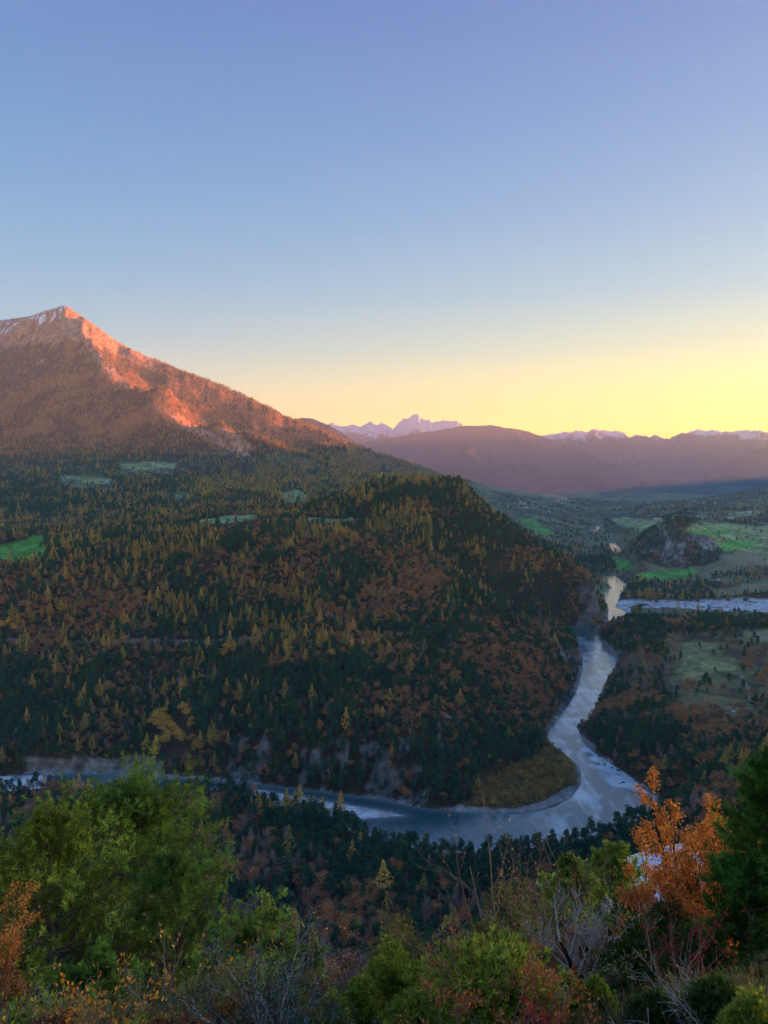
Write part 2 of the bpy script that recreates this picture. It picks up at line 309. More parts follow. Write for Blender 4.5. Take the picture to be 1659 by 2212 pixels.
# remove the along-bearing part of the gradient taken at constant Y (X gradient at constant Y is exact on this grid)
slope = np.sqrt(gy**2+gx**2)
cliff_p = [[(45,1637),(100,1644),(190,1634),(230,1640),(300,1629),(335,1631),(348,1650),(348,1676),(60,1676)]]
nose_p = [[(1248,1272),(1275,1262),(1300,1285),(1318,1320),(1316,1349),(1262,1354),(1236,1350),(1262,1318)], [(1232,1400),(1262,1400),(1260,1450),(1250,1490),(1232,1524),(1205,1560),(1182,1590),(1172,1580),(1195,1545),(1222,1500),(1240,1450)]]
bluff_p = [[(1362,1190),(1400,1158),(1440,1143),(1480,1148),(1520,1155),(1562,1190),(1552,1210),(1530,1224),(1480,1228),(1440,1224),(1372,1208)]]
lowrock_p = [[(500,1600),(580,1580),(600,1700),(500,1695)], [(620,1640),(720,1600),(760,1580),(829,1600),(900,1590),(925,1640),(930,1740),(829,1730),(640,1705)], [(930,1510),(990,1520),(1000,1600),(960,1640),(935,1600)],[(1070,1290),(1110,1300),(1240,1400),(1235,1440),(1160,1380),(1090,1340)]]
scree_p = [[(190,746),(215,765),(262,815),(285,842),(262,838),(225,800),(200,775)], [(330,868),(400,905),(470,940),(548,985),(530,990),(470,965),(400,930),(340,890)], [(430,905),(520,940),(560,975),(520,970)]]
high_p = [[(-60,700),(60,680),(150,650),(260,730),(330,765),(330,800),(250,765),(190,745),(150,720),(60,712),(-60,725)]]
cliffz = zone(cliff_p, 640, 800); nosez = zone(nose_p, 700, 1500); bluffz = zone(bluff_p, 1950, 2500); lowr = zone(lowrock_p, 560, 1150)
screez = zone(scree_p, 3000); highz = zone(high_p, 4500)
rock = cliffz | (nosez & (nz2 > -0.25)) | (bluffz & (ridged(XX/45+nz1, YY/200+ZT/60, 4) > 0.36)) | (lowr & (nz1+nz2*.8+gul*.5 > .42)) | screez
rock |= (mtn > 0.3) & (ridged(XX/160, YY/420, 4)+ (ZT-700)/1700 > 0.93)
rock |= highz | ((mtn > .5) & (ZT > 1150) & (nz1 > -0.2))
snow = (mtn > 0.5) & (ZT > 1290) & (XX < -2370-60*nz3) & (nz1*0.9+nz2*0.5+(ZT-1500)/420 > 0.0)
gravel = ((trib & (nz2*0.5+nz1 > -0.42)) | bar | ((dR < 1.5+nz1*9) & ~spit) | (spit & ((dR < 2+nz1*6) | (inpoly(PXg, PYg, [(1060,1760),(1120,1745),(1180,1728),(1215,1705),(1262,1690),(1262,1740),(1200,1770)]) & (dR < 15+nz1*6))))) & (YY > 500) & (YY < 2200) & ~inside
gravel |= (dR < 6) & (YY > 2200) & ~inside
def pdist(line): return polydist(PXg, PYg, line, closed=False)
path = ((pdist([(1600,1458),(1612,1475),(1620,1500),(1618,1520)]) < 2.0) | (pdist([(1528,1244),(1534,1262),(1530,1250)]) < 2.2)) & (YY > 800)
road = (pdist([(-150,1378),(60,1384),(180,1386),(300,1383),(430,1386),(560,1378),(700,1368),(830,1372),(925,1362)]) < 2.0) & (YY > 850) & (YY < 1150)
roadcut = (pdist([(290,1385),(430,1388),(560,1380)]) < 6) & (YY > 850) & (YY < 1150)
rockbare = rock.copy()
# ground colours, with the mountain's sunlit and shaded sides painted in
def c3(r, g, b): return np.array([r, g, b])
colr = np.ones(XX.shape+(3,))*c3(0.055, 0.040, 0.024)
vary = (nz1*0.25+nz2*0.2+1)[..., None]
farv = (YY > 1700)
colr = np.where((farv & (mtn < .4))[..., None], np.where((nz3+nz1*.6 > 0.04)[..., None], c3(0.20,0.21,0.10), np.where((nz3+nz1*.6 > -0.05)[..., None], c3(0.23,0.18,0.11), c3(0.12,0.10,0.07))), colr)
terr = (PXg > 1290) & (YY > 760) & (YY < 1350)
colr = np.where((terr)[..., None], np.where((nz1 > .02)[..., None], c3(0.17, 0.15, 0.07), c3(0.10, 0.085, 0.045)), colr)
colr = np.where((mtn > 0.4)[..., None], np.where((gx < -0.1)[..., None], c3(0.26, 0.13, 0.06), c3(0.075, 0.06, 0.045)), colr)  # slopes falling right painted warm as if sunlit, the rest dark as if shaded
colr = np.where(((PXg > 1380) & (YY > 1290) & (YY < 1620) & ~trib)[..., None], c3(0.16, 0.15, 0.09), colr)
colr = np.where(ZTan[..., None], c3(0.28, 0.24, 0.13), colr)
stripe = (np.sin(XX*0.9+YY*0.25)*0.08+1)[..., None]
colr = np.where(ZP[..., None], np.where(terr[..., None], c3(0.19, 0.19, 0.08), c3(0.29, 0.34, 0.13))*stripe*(1+.6*nz1[..., None]+.5*nz2[..., None]), colr)
colr = np.where(ZG[..., None], c3(0.12, 0.34, 0.06)*stripe*(1+.5*nz1[..., None]), colr)
colr = np.where((rock & (mtn < .3))[..., None], c3(0.13, 0.13, 0.125)*(1+nz2[..., None]), colr)
colr = np.where(bluffz[..., None], c3(0.075, 0.07, 0.05), colr)
colr = np.where((bluffz & rock)[..., None], c3(0.20, 0.195, 0.19)*(1+nz2[..., None]), colr)
colr = np.where(cliffz[..., None], c3(0.22, 0.19, 0.14)*(1+nz2[..., None]*.8), colr)
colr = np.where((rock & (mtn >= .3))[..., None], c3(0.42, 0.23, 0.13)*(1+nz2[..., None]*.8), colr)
colr = np.where(spit[..., None], c3(0.14, 0.11, 0.05), colr)
colr = np.where(gravel[..., None], np.where((bar | trib)[..., None], c3(0.46, 0.46, 0.47), c3(0.24, 0.235, 0.225))*(1+0.5*nz2[..., None]), colr)
colr = np.where((road | path)[..., None], c3(0.30, 0.27, 0.22), colr)
colr = np.where(roadcut[..., None] & ~road[..., None], c3(0.16, 0.15, 0.12), colr)
colr = np.where((trib & (ridged(XX/60, YY/14, 3) > 0.62))[..., None], c3(0.60, 0.61, 0.62), colr)
colr = np.where(snow[..., None], c3(0.80, 0.81, 0.84), colr)
colr = np.where(inside[..., None], c3(0.10, 0.13, 0.11), colr)
colr = np.clip(colr*vary, 0.01, 0.9)

# ------------------------------------------------------------------ materials
def material(name, rough=0.9, spec=0.2):
    m = bpy.data.materials.new(name); m.use_nodes = True; t = m.node_tree; b = t.nodes['Principled BSDF']
    b.inputs['Roughness'].default_value = rough; b.inputs['Specular IOR Level'].default_value = spec
    return m, t, b
def mnode(t, typ, **k):
    n = t.nodes.new(typ)
    for a, v in k.items():
        if a.startswith('i_'): n.inputs[a[2:].replace('_', ' ')].default_value = v
        else: setattr(n, a, v)
    return n
def mat_ground(name, scale, bump=0.6, dist=1.0):
    m, t, b = material(name, 0.95, 0.08); L = t.links
    at = mnode(t, 'ShaderNodeAttribute', attribute_name='Col'); geo = mnode(t, 'ShaderNodeNewGeometry')
    nz = mnode(t, 'ShaderNodeTexNoise', i_Scale=scale, i_Detail=8.0, i_Roughness=0.65); L.new(geo.outputs['Position'], nz.inputs['Vector'])
    mr = mnode(t, 'ShaderNodeMapRange'); mr.inputs['From Min'].default_value = 0.3; mr.inputs['From Max'].default_value = 0.7; mr.inputs['To Min'].default_value = 0.55; mr.inputs['To Max'].default_value = 1.62
    L.new(nz.outputs['Fac'], mr.inputs['Value'])
    mx = mnode(t, 'ShaderNodeVectorMath', operation='SCALE'); L.new(at.outputs['Color'], mx.inputs[0]); L.new(mr.outputs[0], mx.inputs['Scale'])
    L.new(mx.outputs[0], b.inputs['Base Color'])
    bp = mnode(t, 'ShaderNodeBump', i_Strength=bump, i_Distance=dist); L.new(nz.outputs['Fac'], bp.inputs['Height']); L.new(bp.outputs[0], b.inputs['Normal'])
    return m
M_ground = mat_ground('soil_and_litter', 0.35, 0.5, 0.6)
M_rock = mat_ground('fractured_rock', 0.16, 1.0, 5.0)
M_field = mat_ground('field_grass', 0.25, 0.3, 0.3)
M_gravel = mat_ground('river_gravel', 0.5, 0.4, 0.3)
M_mtn = mat_ground('mountain_slope', 0.05, 0.8, 8.0)

def new_obj(name, me, mat=None, parent=None):
    o = bpy.data.objects.new(name, me); COL.objects.link(o)
    if mat and me is not None and not me.materials: me.materials.append(mat)
    if parent: o.parent = parent
    return o
def tag(o, label=None, cat=None, group=None, kind=None):
    for k, v in (('label', label), ('category', cat), ('group', group), ('kind', kind)):
        if v: o[k] = v
    return o
def np_mesh(name, verts, faces, k, colors=None, smooth=True):
    me = bpy.data.meshes.new(name); verts = np.asarray(verts, np.float32); faces = np.asarray(faces, np.int32)
    me.vertices.add(len(verts)); me.vertices.foreach_set('co', verts.ravel())
    me.loops.add(faces.size); me.loops.foreach_set('vertex_index', faces.ravel())
    me.polygons.add(len(faces)); me.polygons.foreach_set('loop_start', np.arange(0, faces.size, k, dtype=np.int32))
    me.polygons.foreach_set('use_smooth', np.full(len(faces), smooth))
    if colors is not None:
        a = me.color_attributes.new('Col', 'FLOAT_COLOR', 'POINT')
        a.data.foreach_set('color', np.concatenate([colors, np.ones((len(colors), 1))], 1).astype(np.float32).ravel())
    me.update(calc_edges=True); return me

ii, jj = np.meshgrid(np.arange(NC-1), np.arange(NR-1), indexing='ij')
v00 = ii*NR+jj
quads = np.stack([v00, v00+NR, v00+NR+1, v00+1], -1).reshape(-1, 4)
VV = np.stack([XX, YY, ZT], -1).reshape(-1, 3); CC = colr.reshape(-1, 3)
def fm(mask): m = mask.reshape(-1); return m[quads].sum(1) >= 3
code = np.zeros(len(quads), int)
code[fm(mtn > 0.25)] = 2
code[fm((nearhill > 0.5) & (ZT > 3))] = 1
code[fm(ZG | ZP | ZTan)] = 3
code[fm(gravel | (trib & ~inside))] = 4
code[fm((cliffz | nosez | bluffz | lowr) & ~inside)] = 5
code[fm(road | path)] = 6
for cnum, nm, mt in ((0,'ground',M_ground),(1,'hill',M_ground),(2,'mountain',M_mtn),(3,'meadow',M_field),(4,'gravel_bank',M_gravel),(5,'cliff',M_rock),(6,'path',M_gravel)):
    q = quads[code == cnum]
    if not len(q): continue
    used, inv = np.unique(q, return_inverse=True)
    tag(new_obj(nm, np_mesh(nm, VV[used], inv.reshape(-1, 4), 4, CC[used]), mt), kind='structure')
# slope just behind the viewpoint
bx, by = np.meshgrid(np.linspace(-60, 60, 25), np.linspace(-90, 1.7, 22), indexing='ij')
bz = 280.35 - by*0.35 + fbm(bx/9, by/9, 3)*0.5*sstep(0, -6, by) + np.minimum(0, (by-0)*0)
f = (np.arange(24)[:, None]*22+np.arange(21)[None]).ravel()
me = np_mesh('hillside', np.stack([bx, by, bz], -1).reshape(-1, 3), np.stack([f, f+22, f+23, f+1], -1), 4, np.ones((bx.size, 3))*c3(.06, .05, .03))
tag(new_obj('hillside', me, M_ground), kind='structure')

# ------------------------------------------------------------------ water
wn_mask = (inside | (dR < 9))
q = quads[(wn_mask.reshape(-1)[quads]).any(1)]
used, inv = np.unique(q, return_inverse=True); WV = VV[used].copy(); WV[:, 2] = 0.0
rap = [at_z(a, b) for a, b in ((60,1692),(30,1700),(0,1688),(1300,1625),(1330,1655),(1345,1690),(1390,1700),(1270,1620),(1290,1640))]
lw = VV[used]; lpx, lpy = project(lw[:,0], lw[:,1], lw[:,2]*0); shal_sheen = sstep(1110, 1260, lpx)*(lpy > 1375)*(0.5+.9*fbm(lw[:,0]/22, lw[:,1]/40, 3)+1.1*(ridged(lw[:,0]/9, lw[:,1]/34, 3)-.45)).clip(0, 1)  # pale base for the shallow bed, with the bend's bright sky reflection painted in
rr_ = np.array([26,20,16,16,18,16,18,10,12]); fo = np.zeros(len(WV))
for (a, b), r in zip(rap, rr_): fo = np.maximum(fo, np.exp(-((WV[:, 0]-a)**2+(WV[:, 1]-b)**2)/(r*r)))
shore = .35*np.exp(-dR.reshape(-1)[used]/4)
wm_ = np_mesh('river', WV, inv.reshape(-1, 4), 4, np.stack([fo, np.maximum(shore, shal_sheen), fo*0], -1))
M_w, t, b = material('river_water', 0.10, 0.9); L = t.links
at = mnode(t, 'ShaderNodeAttribute', attribute_name='Col'); sp_ = mnode(t, 'ShaderNodeSeparateColor'); L.new(at.outputs['Color'], sp_.inputs[0])
geo = mnode(t, 'ShaderNodeNewGeometry'); mp = mnode(t, 'ShaderNodeMapping'); mp.inputs['Scale'].default_value = (0.32, 0.13, 1); mp.inputs['Rotation'].default_value = (0,0,0.5); L.new(geo.outputs['Position'], mp.inputs[0])
n1 = mnode(t, 'ShaderNodeTexNoise', i_Scale=1.0, i_Detail=6.0, i_Roughness=0.6); L.new(mp.outputs[0], n1.inputs['Vector'])
n2 = mnode(t, 'ShaderNodeTexNoise', i_Scale=0.06, i_Detail=7.0, i_Roughness=0.7); L.new(geo.outputs['Position'], n2.inputs['Vector'])
n3 = mnode(t, 'ShaderNodeTexNoise', i_Scale=0.55, i_Detail=6.0, i_Roughness=0.7); L.new(geo.outputs['Position'], n3.inputs['Vector'])
amp = mnode(t, 'ShaderNodeMath', operation='MULTIPLY'); L.new(n1.outputs['Fac'], amp.inputs[0]); L.new(n2.outputs['Fac'], amp.inputs[1])
bp = mnode(t, 'ShaderNodeBump', i_Strength=0.8, i_Distance=0.9); L.new(amp.outputs[0], bp.inputs['Height']); L.new(bp.outputs[0], b.inputs['Normal'])
sh_ = mnode(t, 'ShaderNodeMath', operation='MULTIPLY_ADD'); L.new(sp_.outputs[1], sh_.inputs[0]); sh_.inputs[1].default_value = 0.42; L.new(sp_.outputs[0], sh_.inputs[2])
fm_ = mnode(t, 'ShaderNodeMath', operation='ADD'); L.new(sh_.outputs[0], fm_.inputs[0]); L.new(n3.outputs['Fac'], fm_.inputs[1])
mr = mnode(t, 'ShaderNodeMapRange'); mr.inputs['From Min'].default_value = 1.02; mr.inputs['From Max'].default_value = 1.3; L.new(fm_.outputs[0], mr.inputs['Value'])
mixc = mnode(t, 'ShaderNodeMix', data_type='RGBA'); mixc.inputs['A'].default_value = (0.014, 0.085, 0.095, 1); mixc.inputs['B'].default_value = (0.7, 0.75, 0.78, 1); L.new(mr.outputs[0], mixc.inputs['Factor'])
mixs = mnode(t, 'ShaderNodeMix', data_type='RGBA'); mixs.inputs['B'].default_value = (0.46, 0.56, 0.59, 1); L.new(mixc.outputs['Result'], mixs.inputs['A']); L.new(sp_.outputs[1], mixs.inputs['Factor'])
L.new(mixs.outputs['Result'], b.inputs['Base Color'])
rg = mnode(t, 'ShaderNodeMath', operation='MULTIPLY_ADD'); L.new(mr.outputs[0], rg.inputs[0]); rg.inputs[1].default_value = 0.6; rg.inputs[2].default_value = 0.08; L.new(rg.outputs[0], b.inputs['Roughness'])
b.inputs['IOR'].default_value = 1.62
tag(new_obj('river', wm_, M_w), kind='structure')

# ------------------------------------------------------------------ distant ranges
def mat_range(name, rockc, snowz, snowc=(0.78, 0.80, 0.85)):
    m, t, b = material(name, 0.95, 0.05); L = t.links
    geo = mnode(t, 'ShaderNodeNewGeometry'); sx = mnode(t, 'ShaderNodeSeparateXYZ'); L.new(geo.outputs['Position'], sx.inputs[0])
    nz = mnode(t, 'ShaderNodeTexNoise', i_Scale=0.0022, i_Detail=9.0, i_Roughness=0.66); L.new(geo.outputs['Position'], nz.inputs['Vector'])
    nb = mnode(t, 'ShaderNodeTexNoise', i_Scale=0.012, i_Detail=6.0, i_Roughness=0.7); L.new(geo.outputs['Position'], nb.inputs['Vector'])
    a = mnode(t, 'ShaderNodeMath', operation='MULTIPLY_ADD'); L.new(nz.outputs['Fac'], a.inputs[0]); a.inputs[1].default_value = 900; L.new(sx.outputs[2], a.inputs[2])
    nsx = mnode(t, 'ShaderNodeSeparateXYZ'); L.new(geo.outputs['Normal'], nsx.inputs[0])
    a2 = mnode(t, 'ShaderNodeMath', operation='MULTIPLY_ADD'); L.new(nsx.outputs[2], a2.inputs[0]); a2.inputs[1].default_value = 500; L.new(a.outputs[0], a2.inputs[2])
    mr = mnode(t, 'ShaderNodeMapRange'); mr.inputs['From Min'].default_value = snowz+800; mr.inputs['From Max'].default_value = snowz+930; L.new(a2.outputs[0], mr.inputs['Value'])
    cr = mnode(t, 'ShaderNodeMix', data_type='RGBA'); cr.inputs['A'].default_value = tuple(c*0.6 for c in rockc)+(1,); cr.inputs['B'].default_value = tuple(c*1.5 for c in rockc)+(1,); L.new(nb.outputs['Fac'], cr.inputs['Factor'])
    mc = mnode(t, 'ShaderNodeMix', data_type='RGBA'); L.new(cr.outputs['Result'], mc.inputs['A']); mc.inputs['B'].default_value = snowc+(1,); L.new(mr.outputs[0], mc.inputs['Factor'])
    L.new(mc.outputs['Result'], b.inputs['Base Color']); return m
def build_range(name, ridge, base_py, Y0, mat, seed, amp=120, back=1800, scale=900, nt=60, step=3.0, pw=1.15, rough=False):
    ridge = np.array(ridge, float); px = np.arange(ridge[0, 0], ridge[-1, 0]+step, step)
    rpy = np.interp(px, ridge[:, 0], ridge[:, 1]); rY = np.interp(px, ridge[:, 0], ridge[:, 2])
    j = fbm(px/14.0+seed, px*0+seed, 5, .65)*(7.0 if rough else 2.5); rpy = rpy+j
    bpy_ = np.interp(px, [b[0] for b in base_py], [b[1] for b in base_py])
    X1, Z1 = at_Y(px, rpy, rY); X0, Z0 = at_Y(px, bpy_, Y0)
    t = np.linspace(0, 1, nt)[None]; u = (X1/rY)[:, None]
    Y = Y0+(rY[:, None]-Y0)*t; Zf = Z0[:, None]+(Z1-Z0)[:, None]*t**pw; X = u*Y
    env = np.sin(np.pi*np.clip(t, 0, 1))**0.7
    w = fbm(X/1500+seed, Y/1500, 3)*600
    Zf = Zf+env*(ridged((X+w)/scale+seed*3.1, (Y*0.45)/scale, 6)-0.5)*2*amp
    tb = np.linspace(0.1, 1, 8)[None]; Yb = rY[:, None]+tb*back; Xb = u*Yb; Zb = Z1[:, None]-tb*(Z1[:, None]-50)
    X = np.concatenate([X, Xb], 1); Y = np.concatenate([Y, Yb], 1); Zf = np.concatenate([Zf, Zb], 1)
    nc, nr = X.shape; f = (np.arange(nc-1)[:, None]*nr+np.arange(nr-1)[None]).ravel()
    me = np_mesh(name, np.stack([X, Y, Zf], -1).reshape(-1, 3), np.stack([f, f+nr, f+nr+1, f+1], -1), 4, smooth=True)
    return tag(new_obj(name, me, mat), kind='structure')
M_r1 = mat_range('far_wooded_slope', (0.055, 0.055, 0.07), 5000)
M_r2 = mat_range('far_alpine_slope', (0.10, 0.09, 0.10), 1080)
M_r3 = mat_range('far_snow_slope', (0.16, 0.14, 0.14), 1150)
build_range('mountain_ridge', [(430,1010,9000),(560,950,9200),(650,901,9500),(675,905,9500),(710,918,9400),(740,936,9300),(775,958,9200),(830,985,9100),(930,1020,9000),(1040,1052,8900),(1150,1076,8800),(1250,1090,8700)], [(430,1050),(1250,1095)], 7300, M_r1, 3, amp=50, scale=500)
build_range('mountain_ridge', [(700,985,14500),(770,958,14300),(850,945,14200),(930,932,14000),(975,924,14000),(1000,920,14000),(1060,918,14000),(1100,925,13900),(1140,932,13800),(1175,945,13600),(1215,958,13300),(1254,973,13000),(1329,1004,12200),(1400,1030,11800),(1500,1055,11500),(1600,1068,11300),(1750,1078,11000)], [(700,1070),(1250,1078),(1500,1082),(1750,1084)], 9600, M_r1, 11, amp=190)
build_range('snowy_mountain', [(560,955,17500),(640,938,17500),(715,914,17500),(735,920,17500),(762,918,17500),(778,920,17500),(800,909,17500),(815,915,17500),(835,916,17500),(848,928,17500),(862,912,17500),(880,903,17500),(893,894,17500),(905,895,17500),(915,905,17500),(935,911,17500),(958,907,17500),(985,909,17500),(1005,922,17500),(1050,940,17500),(1120,970,17200)], [(560,1020),(1120,1020)], 14800, M_r3, 5, amp=420, scale=1500, nt=90, step=1.5, rough=True)
build_range('snowy_mountain', [(1120,960,17300),(1165,942,17300),(1190,937,17300),(1220,934,17300),(1244,928,17300),(1270,935,17300),(1295,929,17300),(1306,927,17300),(1322,932,17300),(1345,934,17300),(1362,944,17300),(1386,940,17300),(1405,944,17300),(1420,942,17300),(1445,949,17300),(1500,960,17000),(1560,980,16800)], [(1120,1040),(1560,1040)], 13600, M_r2, 8, amp=400, scale=1300, nt=90, step=1.5, rough=True)
build_range('mountain_ridge', [(1250,1020,15500),(1330,985,16000),(1400,962,16300),(1445,948,16500),(1475,937,16500),(1510,928,16500),(1540,930,16500),(1560,934,16500),(1590,929,16500),(1620,931,16500),(1640,929,16500),(1680,934,16500),(1740,930,16500)], [(1250,1060),(1740,1060)], 12000, M_r2, 14, amp=340, scale=1200, nt=80, step=2, rough=True)
build_range('mountain_ridge', [(1380,1075,12500),(1480,1040,12800),(1560,1000,13200),(1640,970,13500),(1700,955,13500),(1740,950,13500)], [(1380,1082),(1740,1080)], 9800, M_r1, 21, amp=200)
# floor of the far valley, under the ranges
def polar_strip(name, az0, az1, na, prof, mat, seed, amp, kind='structure'):
    az = np.radians(np.linspace(az0, az1, na))[:, None]; D = np.array([p[0] for p in prof], float)[None]
    Zp = np.array([p[1] for p in prof], float)[None]*(1+0*az)
    X = np.sin(az)*D; Y = np.cos(az)*D; k = np.array([p[2] for p in prof], float)[None]
    Zp = Zp+k*amp*(ridged(X/1400+seed, Y/1400, 5)-0.4)
    nc, nr = X.shape; f = (np.arange(nc-1)[:, None]*nr+np.arange(nr-1)[None]).ravel()
    me = np_mesh(name, np.stack([X, Y, Zp], -1).reshape(-1, 3), np.stack([f, f+nr, f+nr+1, f+1], -1), 4)
    return tag(new_obj(name, me, mat), kind=kind)
polar_strip('valley_floor', -30, 30, 60, [(6900, -4, 0), (9000, 30, .1), (12000, 60, .2), (16000, 60, .2), (18500, 60, .2)], M_r1, 2, 60)
# the valley's flank carries on outside the picture to the right, where the sun goes down behind it
def flank(az): return 1.0
prof = [(5600+i*190, 40+(i/16)**1.1*720, min(1, i/6)*(0.15 if i > 14 else 1)) for i in range(17)]+[(9000, 680, .3), (9700, 520, .5), (10600, 250, .5)]
polar_strip('unseen_flank', 33.5, 118, 220, prof, M_r2, 31, 110)
# eastern flank extended north out of view, added to block sun leaking onto the valley
fx_, fy_ = np.meshgrid(np.linspace(-1, 1, 21), np.linspace(5800, 16500, 90), indexing='ij')
fX = 9300+(fy_-5800)*0.075+fx_*900; fZ = 40+np.clip(1-np.abs(fx_), 0, 1)**1.1*(450+150*fbm(fy_/900, fy_*0+3, 3))+(1-np.abs(fx_))*(ridged(fX/700, fy_/700, 4)-.4)*90
f = (np.arange(20)[:, None]*90+np.arange(89)[None]).ravel()
tag(new_obj('unseen_flank', np_mesh('unseen_flank', np.stack([fX, fy_, fZ], -1).reshape(-1, 3), np.stack([f, f+90, f+91, f+1], -1), 4), M_r1), kind='structure')
# ------------------------------------------------------------------ valley haze
def box_mesh(name, x0, x1, y0, y1, z0, z1):
    v = [(x, y, z) for z in (z0, z1) for y in (y0, y1) for x in (x0, x1)]
    f = [(0,2,3,1),(4,5,7,6),(0,1,5,4),(2,6,7,3),(0,4,6,2),(1,3,7,5)]
    me = bpy.data.meshes.new(name); me.from_pydata(v, [], f); return me
hz = new_obj('haze', box_mesh('haze', -11300, 11300, -6000, 20500, -90, 1760))
m = bpy.data.materials.new('evening_haze'); m.use_nodes = True; t = m.node_tree; t.nodes.clear()
pv = mnode(t, 'ShaderNodeVolumePrincipled'); pv.inputs['Color'].default_value = (0.62, 0.80, 1.0, 1); pv.inputs['Density'].default_value = 4.8e-5; pv.inputs['Anisotropy'].default_value = 0.1
ou = mnode(t, 'ShaderNodeOutputMaterial'); t.links.new(pv.outputs[0], ou.inputs['Volume'])
hz.data.materials.append(m); tag(hz, kind='stuff')
# ------------------------------------------------------------------ tree building blocks
def quads_at(cen, size, nrm, rng, aspect=1.0, jitter=0.25):
    """small leaf-clump faces: centre, size, facing"""
    n = len(cen); r = rng.normal(size=(n, 3)); nrm = nrm/np.linalg.norm(nrm, axis=1, keepdims=True)
    a = np.cross(nrm, r); a /= np.linalg.norm(a, axis=1, keepdims=True); b = np.cross(nrm, a)
    size = np.broadcast_to(np.asarray(size, float), (n,))[:, None]
    a = a*size*0.5; b = b*size*0.5*aspect
    k = lambda: 1+jitter*rng.normal(size=(n, 1))
    v = np.stack([cen-a*k()-b*k()*.4, cen+a*.3*k()-b*k(), cen+a*k()+b*.4*k(), cen-a*.3*k()+b*k()], 1)
    return v.reshape(-1, 3)
def cone_tube(p0, p1, r0, r1, k=5):
    p0 = np.array(p0, float); p1 = np.array(p1, float); d = p1-p0; d /= np.linalg.norm(d)+1e-9
    a = np.cross(d, [0.3, 1, 0.2]); a /= np.linalg.norm(a); b = np.cross(d, a)
    th = np.arange(k)/k*2*np.pi; ring = np.cos(th)[:, None]*a+np.sin(th)[:, None]*b
    v = np.concatenate([p0+ring*r0, p1+ring*r1]); i = np.arange(k); f = np.stack([i, (i+1) % k, (i+1) % k+k, i+k], 1)
    return v, f
class MB:
    def __init__(s): s.v = []; s.f = []; s.c = []; s.m = []; s.n = 0
    def quads(s, v, tint=None, mi=0):
        n = len(v)//4; s.v.append(v); s.f.append(np.arange(n*4).reshape(-1, 4)+s.n); s.n += n*4
        if tint is None: tint = np.ones(n)
        tint = np.broadcast_to(np.asarray(tint, float), (n,)); s.c.append(np.repeat(tint, 4)); s.m.append(np.full(n, mi))
    def tube(s, p0, p1, r0, r1, k=5, mi=1, tint=1.0):
        v, f = cone_tube(p0, p1, r0, r1, k); s.v.append(v); s.f.append(f+s.n); s.n += len(v); s.c.append(np.full(len(v), tint)); s.m.append(np.full(len(f), mi))
    def mesh(s, name, mats, smooth=False):
        v = np.concatenate(s.v); c = np.concatenate(s.c)[:, None]*np.ones(3); hv = np.repeat(RNG.normal(size=len(c)//4+1), 4)[:len(c), None]; c = c*np.clip(1+hv*np.array([.10, -.03, -.16]), .4, 1.6)
        me = np_mesh(name, v, np.concatenate(s.f), 4, c, smooth)
        for m in mats: me.materials.append(m)
        if len(mats) > 1: me.polygons.foreach_set('material_index', np.concatenate(s.m).astype(np.int32))
        return me
def rdir(rng, n): d = rng.normal(size=(n, 3)); return d/np.linalg.norm(d, axis=1, keepdims=True)
def mat_leaf(name, stops, trans=0.3, spread=1.0):
    m = bpy.data.materials.new(name); m.use_nodes = True; t = m.node_tree; t.nodes.clear(); L = t.links
    oi = mnode(t, 'ShaderNodeObjectInfo'); cr = mnode(t, 'ShaderNodeValToRGB'); e = cr.color_ramp
    while len(e.elements) > 1: e.elements.remove(e.elements[-1])
    e.elements[0].position = 0; e.elements[0].color = stops[0]+(1,)
    for i, c in enumerate(stops[1:]): x = e.elements.new((i+1)/(len(stops)-1)); x.color = c+(1,)
    L.new(oi.outputs['Random'], cr.inputs[0])
    at = mnode(t, 'ShaderNodeAttribute', attribute_name='Col')
    vm = mnode(t, 'ShaderNodeVectorMath', operation='MULTIPLY'); L.new(cr.outputs[0], vm.inputs[0]); L.new(at.outputs['Color'], vm.inputs[1])
    d = mnode(t, 'ShaderNodeBsdfDiffuse'); tr = mnode(t, 'ShaderNodeBsdfTranslucent'); mx = mnode(t, 'ShaderNodeMixShader'); mx.inputs[0].default_value = trans
    L.new(vm.outputs[0], d.inputs[0]); L.new(vm.outputs[0], tr.inputs[0]); L.new(d.outputs[0], mx.inputs[1]); L.new(tr.outputs[0], mx.inputs[2])
    o = mnode(t, 'ShaderNodeOutputMaterial'); L.new(mx.outputs[0], o.inputs[0]); return m
M_bark = mat_leaf('grey_bark', [(0.16,0.12,0.09),(0.22,0.17,0.13)], 0)
M_palebark = mat_leaf('pale_bark', [(0.26,0.22,0.19),(0.34,0.30,0.26)], 0)
M_leaf = {
 'pine': mat_leaf('pine_needles', [(0.030,0.095,0.062),(0.045,0.125,0.070),(0.065,0.145,0.065),(0.035,0.105,0.075)], 0.15),
 'larch': mat_leaf('larch_needles', [(0.72,0.44,0.10),(0.52,0.38,0.09),(0.30,0.30,0.09),(0.62,0.34,0.10),(0.85,0.56,0.13)], 0.3),
 'oak': mat_leaf('oak_leaves', [(0.52,0.22,0.10),(0.64,0.30,0.12),(0.34,0.17,0.12),(0.58,0.33,0.15),(0.28,0.18,0.13)], 0.3),
 'bare': mat_leaf('leafless_twigs', [(0.33,0.26,0.23),(0.42,0.34,0.30),(0.26,0.20,0.18)], 0),
 'poplar': mat_leaf('poplar_leaves', [(0.85,0.50,0.09),(0.85,0.56,0.14),(0.80,0.42,0.08)], 0.4),
 'willow': mat_leaf('willow_leaves', [(0.34,0.24,0.09),(0.48,0.33,0.10),(0.24,0.19,0.09),(0.60,0.36,0.10),(0.36,0.22,0.10)], 0.3),
}
